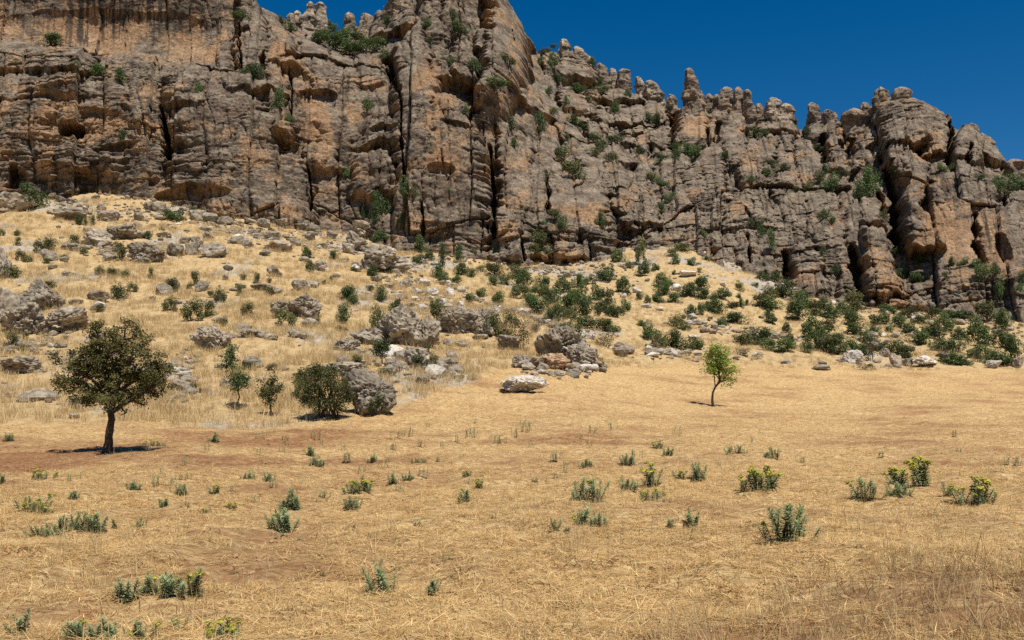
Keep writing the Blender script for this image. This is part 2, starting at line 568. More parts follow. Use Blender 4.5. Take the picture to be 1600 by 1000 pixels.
# macro surface on a coarse grid, interpolated
ca = np.linspace(-112, 120, 120); cz = np.linspace(-2, 112, 80)
cg = wall(*np.meshgrid(ca, cz))


def coarse(Aq, zq):
    u = np.clip((Aq - ca[0]) / (ca[1] - ca[0]), 0, len(ca) - 1.001); v = np.clip((zq - cz[0]) / (cz[1] - cz[0]), 0, len(cz) - 1.001)
    i = u.astype(int); j = v.astype(int); u = u - i; v = v - j
    return (cg[j, i] * (1 - u) + cg[j, i + 1] * u) * (1 - v) + (cg[j + 1, i] * (1 - u) + cg[j + 1, i + 1] * u) * v


Y0 = coarse(A2, Z2)


def pix(px, py):
    """(A, z) of the rock seen at a photo position, on the macro surface"""
    d = np.linspace(100, 235, 541)
    x = (px - 800.0) / F * d; z = CZ + (HZ - py) / F * d
    f = coarse(to_A(x, d), z) - d
    k = np.argmax(f < 0) if (f < 0).any() else len(d) - 1
    return to_A(x[k], d[k]), z[k], d[k]


def ppx(d):      # photo pixels -> metres across in A at depth d
    return d / F * AC / (d + 40.0)


# domain warp so that no edge is straight
WA = A2 + 0.75 * fbm2(A2 / 7, Z2 / 9, 3, 51) + 0.10 * fbm2(A2 / 1.0, Z2 / 1.0, 2, 57)
WZ = Z2 + 0.6 * fbm2(A2 / 10, Z2 / 6, 3, 55) + 0.10 * fbm2(A2 / 1.0, Z2 / 1.0, 2, 58)
prot = np.zeros_like(A2)


def region(amin, amax):
    return max(0, int(np.searchsorted(Ag, amin - 2))), min(NC, int(np.searchsorted(Ag, amax + 2)))


def px_seed(pts):
    return pts[0][0] * 0.37 + pts[0][1] * 0.11


def tower(pts, pr, cut=False, pw=0.5, lean=0.0):
    q = [pix(p[0], p[1]) for p in pts]
    A_ = np.array([v[0] for v in q]); z_ = np.array([v[1] for v in q]); w_ = np.array([p[2] * ppx(v[2]) for p, v in zip(pts, q)])
    o = np.argsort(z_)
    c0, c1 = region((A_ - w_).min(), (A_ + w_).max())
    if c1 - c0 < 2:
        return
    a = WA[:, c0:c1]; z = WZ[:, c0:c1]
    c = np.interp(z, z_[o], A_[o]); w = np.interp(z, z_[o], w_[o])
    zt_, zb_ = z_.max(), z_.min()
    R = w_[o][-1] * 1.0 + 0.4
    zr = z + min(1.0, R) * (0.7 * n2(a / 1.3, z * 0, 39) + 0.35 * n2(a / 0.5, z * 0, 38))
    cap = np.sqrt(np.clip(1 - (np.clip(zr - (zt_ - R), 0, None) / R) ** 3, 0, 1))
    w = w * (1 + 0.30 * n2(z / 2.3 + px_seed(pts), z * 0, 46) + 0.15 * n2(z / 0.7, z * 0, 45))
    s = np.abs(a - c) / (w * (0.35 + 0.65 * cap) + 1e-6)
    p = pr * np.clip(1 - s ** 4, 0, 1) ** pw * cap ** 0.6
    if cut:
        und = 1.6 * n2(a / 3.1 + px_seed(pts), z * 0, 43) + 0.5 * n2(a / 0.9, z * 0, 42)
        sf_ = 0.3 + 1.3 * RND[int(px_seed(pts) * 7) & 511]
        p = p * sstep(-sf_, 0.3, z - zb_ - und * min(1.0, pr / 3))
    else:
        p = p * sstep(zb_ - 7, zb_, z)
    prot[:, c0:c1] = np.maximum(prot[:, c0:c1], p)


TOW = [
    # left massif
    ([(95, 71, 50), (95, 112, 58)], 3.2, True), ([(15, 62, 40), (15, 112, 40)], 2.4, True), ([(60, 112, 120), (70, 150, 130)], 2.0, True),
    ([(150, 118, 40), (165, 168, 45)], 1.3, True), ([(30, 150, 60), (20, 330, 60)], 1.6), ([(110, 222, 95), (110, 262, 100)], 2.4, True),
    ([(225, 118, 22), (228, 170, 24), (226, 255, 26)], 0.9), ([(310, 108, 50), (330, 140, 72), (360, 200, 92), (365, 330, 105)], 3.4),
    ([(355, 70, 12), (352, 118, 18)], 2.4), ([(300, 150, 35), (305, 172, 40)], 4.2, True), ([(385, -8, 16), (395, 40, 26), (398, 122, 28)], 4.2),
    ([(435, 48, 16), (437, 78, 26), (440, 108, 34)], 4.0, True), ([(430, 80, 14), (432, 190, 16)], 2.6), ([(345, 118, 55), (400, 150, 50)], 4.4, True),
    ([(440, 190, 20), (440, 216, 16)], 5.0, True), ([(320, 268, 60), (330, 296, 70)], 3.6, True), ([(440, 240, 40), (450, 345, 45)], 3.2),
    ([(500, 225, 28), (500, 262, 32)], 2.0, True), ([(495, 60, 14), (490, 100, 32), (520, 120, 40), (540, 210, 44)], 1.8), ([(345, 235, 30), (345, 330, 30)], 4.4),
    # central massif
    ([(655, 48, 10), (640, 78, 30), (650, 150, 38), (655, 250, 36), (650, 395, 40)], 4.8), ([(628, 20, 18), (634, 48, 26)], 5.0, True), ([(600, 20, 14), (600, 60, 22)], 3.5, True),
    ([(690, 92, 14), (690, 135, 26)], 4.2, True), ([(700, 155, 26), (705, 235, 55), (712, 395, 58)], 4.6), ([(728, 112, 14), (725, 134, 22)], 6.0, True), ([(580, 170, 20), (600, 225, 40)], 2.6, True),
    ([(585, 235, 35), (590, 300, 42)], 2.8, True), ([(722, 45, 18), (725, 95, 26)], 3.4), ([(670, -20, 16), (672, 40, 24)], 3.6), ([(706, -14, 15), (708, 30, 20)], 3.8),
    ([(756, -24, 16), (785, -10, 42), (796, 40, 36), (790, 120, 36), (770, 165, 28)], 8.5), ([(760, 60, 14), (760, 96, 24)], 5.5, True), ([(765, 92, 16), (772, 140, 24)], 4.0, True),
    ([(812, 120, 22), (825, 160, 26)], 3.4, True), ([(800, 184, 22), (808, 232, 30)], 3.4), ([(800, 226, 24), (812, 280, 34), (808, 345, 34), (800, 395, 34)], 3.8),
    ([(785, 330, 22), (785, 372, 24)], 5.2, True), ([(700, 330, 26), (698, 372, 28)], 5.4, True), ([(630, 300, 14), (635, 340, 22), (640, 395, 30)], 5.4), ([(600, 330, 22), (600, 380, 26)], 2.8),
    # slanting slope in the middle
    ([(905, 80, 16), (900, 126, 36)], 5.0, True), ([(862, 76, 14), (865, 108, 16)], 4.0), ([(965, 144, 40), (970, 166, 58)], 6.0, True), ([(985, 168, 62), (985, 200, 66)], 4.0, True), ([(900, 148, 26), (905, 176, 34)], 3.6, True),
    ([(830, 158, 26), (842, 176, 36)], 4.4, True), ([(868, 180, 12), (890, 220, 14), (930, 262, 16)], 2.8, False), ([(915, 190, 10), (950, 250, 16)], 2.4), ([(925, 225, 30), (975, 258, 50)], 3.0, True),
    ([(905, 266, 40), (900, 300, 62), (895, 352, 56)], 4.0), ([(960, 268, 22), (985, 305, 36), (1008, 352, 44)], 4.2, True), ([(845, 262, 26), (842, 350, 30)], 3.0), ([(1010, 200, 36), (1010, 232, 42)], 3.6, True), ([(1025, 150, 14), (1025, 195, 20)], 4.0, True),
    ([(890, 372, 32), (890, 404, 36)], 3.4, True), ([(830, 372, 20), (832, 400, 26)], 3.0, True), ([(940, 360, 22), (940, 395, 26)], 2.8, True),
    # spires of the middle and right
    ([(1080, 172, 26), (1080, 222, 30)], 6.0), ([(1034, 184, 10), (1034, 214, 13)], 4.0), ([(1125, 158, 14), (1116, 232, 22)], 5.0), ([(1150, 160, 14), (1150, 215, 20)], 5.6, True), ([(1140, 198, 14), (1145, 250, 24)], 6.2),
    ([(1208, 162, 22), (1215, 218, 36)], 6.0, True), ([(1196, 215, 18), (1190, 262, 24)], 4.4), ([(1222, 214, 14), (1232, 285, 20)], 4.4), ([(1252, 222, 14), (1268, 285, 24)], 3.8), ([(1170, 225, 12), (1172, 280, 18)], 4.8),
    ([(1115, 228, 16), (1108, 262, 30), (1100, 300, 40)], 5.0), ([(1092, 268, 20), (1085, 300, 26)], 4.8, True), ([(1270, 165, 10), (1274, 215, 14)], 5.0), ([(1298, 172, 14), (1300, 250, 22)], 5.4), ([(1330, 164, 22), (1334, 194, 24)], 6.6, True),
    ([(1310, 250, 30), (1310, 272, 34)], 4.0, True), ([(1348, 178, 14), (1355, 240, 22)], 4.0), ([(1400, 152, 24), (1402, 172, 44), (1420, 200, 58), (1425, 238, 56)], 7.5, True), ([(1430, 205, 36), (1432, 234, 30)], 9.0, True),
    ([(1395, 222, 14), (1396, 262, 18)], 5.6), ([(1470, 176, 10), (1462, 250, 24)], 6.6, True), ([(1520, 192, 8), (1512, 226, 26), (1508, 258, 28)], 5.0, True), ([(1540, 212, 12), (1550, 250, 30)], 3.6, True), ([(1418, 238, 12), (1428, 262, 26), (1424, 320, 18)], 5.5),
    ([(1470, 240, 30), (1500, 300, 60), (1500, 430, 66)], 3.4), ([(1422, 322, 9), (1432, 345, 20), (1442, 396, 28)], 7.5, True), ([(1362, 344, 18), (1362, 352, 24)], 6.2, True), ([(1362, 360, 24), (1364, 392, 25), (1374, 430, 31), (1385, 462, 38)], 7.0, True),
    ([(1255, 376, 20), (1254, 398, 26), (1258, 425, 31), (1262, 452, 34)], 5.0), ([(1405, 455, 60), (1410, 476, 66)], 4.0, True), ([(1480, 430, 60), (1480, 455, 70)], 2.8, True), ([(1552, 330, 30), (1556, 362, 36), (1560, 425, 30)], 4.4), ([(1590, 300, 30), (1596, 420, 30)], 3.8),
    ([(1530, 425, 22), (1530, 442, 24)], 2.6, True), ([(1330, 330, 14), (1336, 390, 20)], 3.4), ([(1290, 310, 16), (1296, 385, 24)], 3.2), ([(1190, 312, 14), (1195, 360, 20)], 3.0, True), ([(1210, 330, 16), (1214, 385, 20)], 2.6), ([(1160, 300, 16), (1150, 350, 24)], 3.2),
    ([(1182, 318, 10), (1186, 350, 16)], 4.0, True), ([(1130, 372, 40), (1140, 392, 46)], 2.6, True), ([(1060, 330, 26), (1055, 372, 34)], 2.2), ([(1170, 362, 16), (1172, 405, 20)], 3.6), ([(1232, 296, 22), (1236, 336, 28)], 3.2), ([(1275, 292, 22), (1280, 340, 28)], 3.0),
]
for tdef in TOW:
    tower(*tdef)
rr = random.Random(5)
for k in range(110):       # lesser columns and knobs on the broken middle and right
    px = rr.uniform(850, 1340); py = 150 + (px - 850) * 0.16 + rr.uniform(20, 200)
    hw = rr.uniform(6, 15); h = hw * rr.uniform(1.8, 4.6)
    tower([(px, py, hw * 0.7), (px + rr.uniform(-3, 6), py + h, hw)], rr.uniform(1.2, 3.2), rr.random() < 0.2)
for k in range(46):       # lesser blocks on the left and central walls
    px = rr.uniform(-40, 820); py = rr.uniform(110, 340) if px < 560 else rr.uniform(60, 370)
    if px < 260: py = rr.uniform(120, 310)
    hw = rr.uniform(10, 34); h = hw * rr.uniform(0.6, 1.8)
    tower([(px, py, hw * 0.8), (px + rr.uniform(-8, 8), py + h, hw)], rr.uniform(0.5, 1.5), rr.random() < 0.7)
prot *= 1 - 0.0 * prot

rec = np.zeros_like(A2)


def crack(pts, depth):
    q = [pix(p[0], p[1]) for p in pts]
    A_ = np.array([v[0] for v in q]); z_ = np.array([v[1] for v in q]); w_ = np.array([p[2] * ppx(v[2]) for p, v in zip(pts, q)])
    o = np.argsort(z_)
    c0, c1 = region((A_ - w_).min(), (A_ + w_).max())
    a = A2[:, c0:c1] + 0.55 * (WA[:, c0:c1] - A2[:, c0:c1]); z = Z2[:, c0:c1]
    c = np.interp(z, z_[o], A_[o]); w = np.interp(z, z_[o], w_[o]) * (0.85 + 0.8 * n2(z / 1.6, z * 0, 47) + 0.3 * n2(z / .4, z * 0, 48))
    w = np.maximum(w, 0.06)
    p = depth * (1 - sstep(0.55, 1.0, np.abs(a - c) / w)) * sstep(z_.min() - 0.6, z_.min() + 0.2, z) * (1 - sstep(z_.max() - 0.3, z_.max() + 0.8, z))
    rec[:, c0:c1] = np.maximum(rec[:, c0:c1], p)


for cdef in [([(251, 165, 3), (256, 190, 7), (262, 250, 9)], 7), ([(606, 90, 8), (614, 120, 8), (622, 150, 5)], 6), ([(622, 150, 3), (628, 172, 2), (632, 290, 2.4)], 4.5), ([(764, 232, 4), (770, 300, 5), (774, 376, 5)], 6),
             ([(481, 260, 2), (486, 332, 4)], 3.5), ([(375, 40, 2.5), (379, 118, 3.5)], 4), ([(413, 90, 4), (412, 116, 6)], 4), ([(453, 110, 2), (455, 185, 2.5)], 3), ([(661, 330, 2.5), (663, 380, 3.5)], 4), ([(854, 270, 3), (856, 335, 3.5)], 4.5),
             ([(815, 372, 4), (820, 408, 3)], 3), ([(1044, 190, 5), (1052, 216, 6)], 6), ([(1104, 212, 4), (1106, 238, 4)], 5), ([(1122, 200, 5), (1118, 232, 6)], 6), ([(1162, 165, 3), (1166, 195, 4)], 5), ([(1286, 222, 7), (1288, 262, 8)], 8),
             ([(1386, 268, 7), (1394, 310, 10), (1404, 388, 12)], 9), ([(1328, 392, 6), (1336, 420, 14), (1345, 466, 7)], 8), ([(1522, 340, 5), (1522, 385, 9), (1532, 412, 8)], 6), ([(1226, 396, 5), (1232, 436, 9)], 6), ([(1168, 372, 3), (1170, 412, 4)], 4),
             ([(1480, 220, 4), (1484, 262, 8)], 6), ([(1512, 240, 3), (1510, 262, 6)], 4), ([(1162, 330, 3), (1176, 352, 3)], 3), ([(42, 82, 1.6), (40, 110, 3)], 3), ([(22, 262, 8), (20, 292, 9)], 4), ([(700, 290, 1.5), (690, 250, 1.5)], 1.5), ([(1372, 300, 4), (1380, 330, 6)], 5)]:
    crack(*cdef)


def hollow(px, py, rx, ry, depth, n=2.5):
    A_, z_, d_ = pix(px, py)
    k = ppx(d_)
    s = (np.abs((WA - A_) / (rx * k)) ** n + np.abs((WZ - z_) / (ry * d_ / F)) ** n)
    rec[:] = np.maximum(rec, depth * np.clip(1 - s, 0, 1) ** 0.5)


for hdef in [(115, 200, 20, 14, 12.0, 3), (494, 157, 31, 22, 2.3, 6), (305, 308, 62, 14, 3.2), (30, 280, 14, 16, 3), (1560, 395, 10, 28, 2.5), (80, 150, 60, 16, 1.0), (720, 205, 30, 6, 1.5), (600, 205, 24, 7, 1.6), (580, 232, 26, 8, 1.6), (693, 275, 22, 9, 1.5),
             (160, 60, 180, 50, 1.0), (900, 410, 24, 9, 2.6), (975, 365, 30, 12, 2.2), (440, 222, 12, 14, 3.0), (180, 232, 30, 8, 1.8), (1365, 235, 18, 12, 2), (1400, 488, 50, 8, 2.2)]:
    hollow(*hdef)

# where the photo shows strong horizontal bedding, and where the wall is smooth
def blob(lst):
    r = np.zeros_like(A2)
    for (px, py, rx, ry, v) in lst:
        A_, z_, d_ = pix(px, py)
        k = ppx(d_)
        r = np.maximum(r, v * np.exp(-(((A2 - A_) / (rx * k)) ** 2 + ((Z2 - z_) / (ry * d_ / F)) ** 2)))
    return r


bed = blob([(60, 250, 160, 90, 1.0), (90, 110, 130, 40, 0.8), (300, 270, 120, 30, 0.7), (900, 380, 200, 40, 1.1), (720, 390, 120, 25, 0.8), (1140, 350, 130, 50, 0.8), (1255, 410, 60, 45, 1.3), (1430, 460, 130, 40, 1.2), (1410, 180, 70, 40, 0.9), (1110, 290, 60, 50, 0.7), (1370, 420, 40, 50, 0.5)])
bed = np.clip(bed * 0.9 + 0.05, 0, 1.2)
smooth = blob([(430, 300, 60, 46, .65), (500, 190, 44, 60, 1), (700, 290, 45, 50, .6), (650, 150, 30, 50, .5), (790, 60, 36, 60, .6), (905, 320, 50, 36, .5), (600, 240, 40, 40, .5), (1080, 200, 26, 30, .6), (1430, 215, 40, 24, .5), (150, 45, 200, 60, 1.0), (300, 60, 70, 50, 0.9), (1490, 370, 50, 60, 1.0), (1560, 400, 40, 60, .6), (500, 215, 34, 40, 0.9), (560, 160, 40, 50, 0.5), (1440, 290, 40, 30, .5), (720, 300, 50, 60, 0.3)])
smooth = np.clip(smooth, 0, 1)

broken = 0.25 + 0.95 * sstep(-0.35, 0.55, fbm2(A2 / 13, Z2 / 10, 3, 63))      # some faces stay whole, others are shattered
rough = (1 - 0.8 * smooth)
dip = WZ - 0.035 * A2
fresh_block = np.zeros_like(A2)


def blocks(th, wid, s_, amp, groove, edge, tilt=1.0, mark=0.0):
    """bedding planes th apart cut by upright joints wid apart: each block stands out or back and leans its own way"""
    q = dip / th + 0.45 * n2(A2 / (wid * 5), dip / (th * 5), s_)
    k = np.floor(q).astype(np.int32); f = q - k
    sh = RND[hsh(k, k * 0 + 5, s_)]
    u = A2 / wid + sh * 9 + 0.55 * n2(A2 / (wid * 1.7), k * 0.73 + 0.1, s_ + 1) + 0.16 * n2(A2 / wid, dip / th * 2.2, s_ + 2)
    c = np.floor(u).astype(np.int32); g = u - c
    h = hsh(k, c, s_)
    de = np.minimum(np.minimum(f, 1 - f) * th, np.minimum(g, 1 - g) * wid)
    p = amp * ((RND[h] - 0.5) + tilt * (RND2[h] - 0.5) * 1.5 * (g - 0.5) + tilt * (RND3[h] - 0.35) * 1.0 * (f - 0.5))
    p = p - groove * (1 - sstep(0.0, edge, de)) * (0.3 + 0.7 * (RND[(h * 3 + 1) & 511]))
    if mark:
        fresh_block[:] += mark * (RND[(h * 5 + 2) & 511] > 0.62)
    return p


massive = blocks(30.0, 5.6, 61, 3.2, 1.2, 0.30, 0.8, 0.25)
midb = blocks(11.0, 3.1, 67, 1.3, 0.5, 0.16, 0.9, 0.3) * broken + blocks(4.6, 4.2, 69, 0.6, 0.25, 0.14, 1.0) * broken
smallb = blocks(2.4, 1.5, 71, 0.36, 0.13, 0.10, 1.2) * broken
lay = blocks(1.45, 7.5, 75, 1.35, 0.5, 0.18, 0.5) + blocks(0.62, 4.0, 81, 0.55, 0.16, 0.08, 0.6)
fine = 0.26 * fbm2(A2 / 3.4, Z2 / 3.0, 5, 91, 0.55) + 0.09 * fbm2(A2 / 0.6, Z2 / 0.5, 2, 97) - 0.22 * np.abs(fbm2(WA / 1.5, WZ / 1.5, 3, 99))
rid = 1 - np.abs(n2(WA / 2.6, WZ / 14.0, 101)) * 3.2
runnel = -0.7 * np.clip(rid, 0, 1) ** 5
right = blob([(1150, 300, 300, 120, 1.0), (1000, 200, 150, 80, .8), (1330, 300, 120, 120, 0.8), (1330, 220, 120, 40, .9)])
flute = blocks(13.0, 2.3, 85, 1.5, 0.8, 0.2, 1.0) + blocks(5.0, 1.3, 87, 0.7, 0.35, 0.12, 1.1)
detail = flute * np.clip(right, 0, 1) * (1 - 0.5 * np.clip(bed, 0, 1)) * rough + massive * rough + midb * rough + smallb * rough + lay * bed * (0.3 + 0.7 * rough) + fine * (0.35 + 0.65 * rough) + runnel * rough * (1 - 0.6 * bed)
topc = np.clip((zt[None] - Z2), 0, None)
Rr = 4.0
curl = np.where(topc < Rr, Rr - np.sqrt(np.clip(Rr * Rr - (Rr - topc) ** 2, 0, None)), 0)
Y2 = Y0 - prot - detail + rec + curl
# closing rows: over the crest and down behind
nb = 6
extra_Y = [Y2[-1] + 1.5 * (k + 1) ** 1.5 for k in range(nb)]
extra_Z = [Z2[-1] - 0.25 * (k + 1) ** 2.1 for k in range(nb)]
YA = np.vstack([Y2] + extra_Y); ZA = np.vstack([Z2] + extra_Z); AA = np.vstack([A2] + [A2[-1]] * nb)
XA = AA * (YA + 40.0) / AC

# colour of the rock, with light on its upper ledges painted in
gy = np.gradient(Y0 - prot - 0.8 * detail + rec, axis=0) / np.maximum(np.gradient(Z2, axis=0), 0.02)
over = sstep(0.15, 1.6, -gy)                                # sheltered under overhangs: no dark crust there
k5 = np.ones(9) / 9
over = np.apply_along_axis(lambda v: np.convolve(v, k5, 'same'), 0, over)
och = blob([(150, 55, 150, 50, 0.9), (300, 75, 70, 35, 0.9), (100, 170, 60, 20, .6), (150, 190, 60, 14, 0.9), (70, 195, 36, 24, .9), (125, 205, 50, 24, .9), (230, 200, 24, 26, 0.5), (440, 110, 24, 70, 0.6), (500, 215, 26, 40, 1.3), (494, 160, 26, 18, 1.0), (470, 120, 40, 30, .6), (540, 150, 40, 50, 0.5), (300, 310, 60, 14, 1.0), (405, 245, 40, 22, 0.7),
            (510, 300, 24, 60, .6), (650, 140, 34, 34, 0.6), (690, 170, 30, 20, .7), (710, 250, 34, 40, 0.6), (560, 270, 30, 30, .4), (740, 180, 18, 40, .7), (790, 60, 34, 50, 0.55), (815, 130, 26, 40, .7), (860, 200, 14, 30, .6), (920, 340, 46, 30, .8), (980, 320, 20, 40, .6), (1080, 210, 30, 26, 1.0), (1170, 265, 20, 20, .6), (1290, 240, 16, 16, .5), (1340, 210, 16, 20, .8), (1445, 245, 30, 26, .8), (1310, 262, 26, 14, .6),
            (1490, 370, 50, 60, 1.2), (1420, 300, 16, 40, .6), (1556, 395, 30, 40, .8), (1375, 430, 26, 36, .8), (1258, 440, 26, 20, .7), (790, 372, 26, 14, .9), (640, 360, 30, 20, .6), (1150, 330, 40, 40, .3), (200, 330, 60, 14, .8), (420, 336, 90, 12, .6), (890, 405, 50, 10, .7), (10, 180, 40, 16, .4)])
nz = fbm2(A2 / 5, Z2 / 4, 5, 111, 0.62)
fresh = np.clip(1.15 * och + 0.7 * over + 0.58 * nz + 0.85 * fresh_block - 0.24 + 0.2 * fbm2(A2 / 0.9, Z2 / 0.9, 3, 113), 0, 1)
fresh = sstep(0.1, 0.75, fresh)
pale = np.clip(sstep(-0.1, 0.5, gy - 0.4) * 0.6 + 0.5 * fbm2(A2 / 3, Z2 / 1.6, 4, 117) - 0.1, 0, 1)  # pale patches of rock; top light on upward ledges put into the colour
pale = np.clip(pale + blob([(420, 320, 90, 24, .4), (900, 400, 160, 22, .45), (720, 395, 90, 16, .5), (1130, 350, 110, 40, .35), (920, 100, 40, 24, .4), (500, 40, 60, 20, .6), (640, 330, 50, 40, .3), (1000, 210, 90, 40, .25)]), 0, 1)
pale = np.clip(pale + 0.45 * sstep(5.0, 0.5, topc) * (0.4 + fbm2(A2 / 2.5, Z2 / 2, 3, 119)), 0, 1)
nz2 = sstep(0.05, 0.7, fbm2(A2 / 1.7, Z2 / 1.1, 4, 141, 0.6))
pale = np.clip(pale + 0.35 * nz2, 0, 1)
crust = np.array([0.250, 0.190, 0.138]); crust2 = np.array([0.130, 0.097, 0.073])
ochre = np.array([0.54, 0.355, 0.21]); ochre2 = np.array([0.44, 0.255, 0.135]); palec = np.array([0.50, 0.415, 0.315])
m1 = sstep(-0.4, 0.5, fbm2(A2 / 2.2, Z2 / 1.6, 4, 121))[..., None]
m2 = sstep(-0.3, 0.6, fbm2(A2 / 8, Z2 / 8, 3, 125))[..., None]
col = crust * m1 + crust2 * (1 - m1)
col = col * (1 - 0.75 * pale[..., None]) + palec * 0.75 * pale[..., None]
oc_ = ochre * (1 - m2 * 0.6) + ochre2 * m2 * 0.6
fr = fresh[..., None] * 0.92
col = col * (1 - fr) + oc_ * fr
# water streaks run down the face
strk = fbm2(A2 / 0.9, Z2 / 14.0, 4, 131, 0.65)
smask = blob([(170, 20, 130, 50, 1.0), (130, 50, 40, 50, .9), (230, 20, 50, 40, .9), (20, 20, 20, 40, .9), (560, 130, 40, 40, .7), (1540, 360, 14, 50, 1.0), (1480, 300, 60, 40, .6), (470, 210, 20, 40, .5), (50, 190, 14, 24, .9), (110, 205, 30, 18, .9), (70, 290, 40, 14, .9), (340, 312, 20, 12, .6), (600, 170, 40, 30, .5), (185, 170, 16, 16, .8), (225, 195, 10, 22, .5)])
topdark = sstep(0.05, 0.45, strk + 0.9 * smask - 0.55)[..., None] * np.clip(smask + 0.15, 0, 1)[..., None]
col = col * (1 - topdark * 0.86) + np.array([0.062, 0.054, 0.050]) * topdark * 0.86
col = np.clip(col * np.array([0.83, 0.80, 0.76]), 0.02, 0.8)
colA = np.concatenate([col] + [col[-1:]] * nb, 0)
me = mesh_np('cliff', np.stack([XA, YA, ZA], -1).reshape(-1, 3), grid_faces(NR + nb, NC), M_CLIFF, True)
vattr(me, 'rock_colour', colA.reshape(-1, 3))
cliff = tag(link('cliff', me), 'towering ochre and grey limestone cliff with clefts and caves', None, None, 'structure')


def on_place(px, py, dmin=5.0):
    """first point of ground or cliff on the line of sight through a photo position"""
    d = np.concatenate([np.arange(dmin, 60, 0.1), np.arange(60, 240, 0.25)])
    x = (px - 800.0) / F * d; z = CZ + (HZ - py) / F * d
    hit_t = z <= tz(x, d)
    A_ = to_A(x, d)
    ci = (A_ - Ag[0]) / (Ag[1] - Ag[0])
    i = np.clip(np.round(ci).astype(int), 0, NC - 1)
    t = (z - zb[i]) / (zt[i] - zb[i])
    j = np.clip((t * (NR - 1)).astype(int), 0, NR - 1)
    hit_c = (t > 0) & (t <= 1) & (Y2[j, i] <= d)
    h = hit_t | hit_c
    if not h.any():
        k = len(d) - 1
        if py > 300: k = 500
        return Vector((x[k], d[k], z[k])), True
    k = int(np.argmax(h))
    return Vector((x[k], d[k], z[k])), bool(hit_c[k])


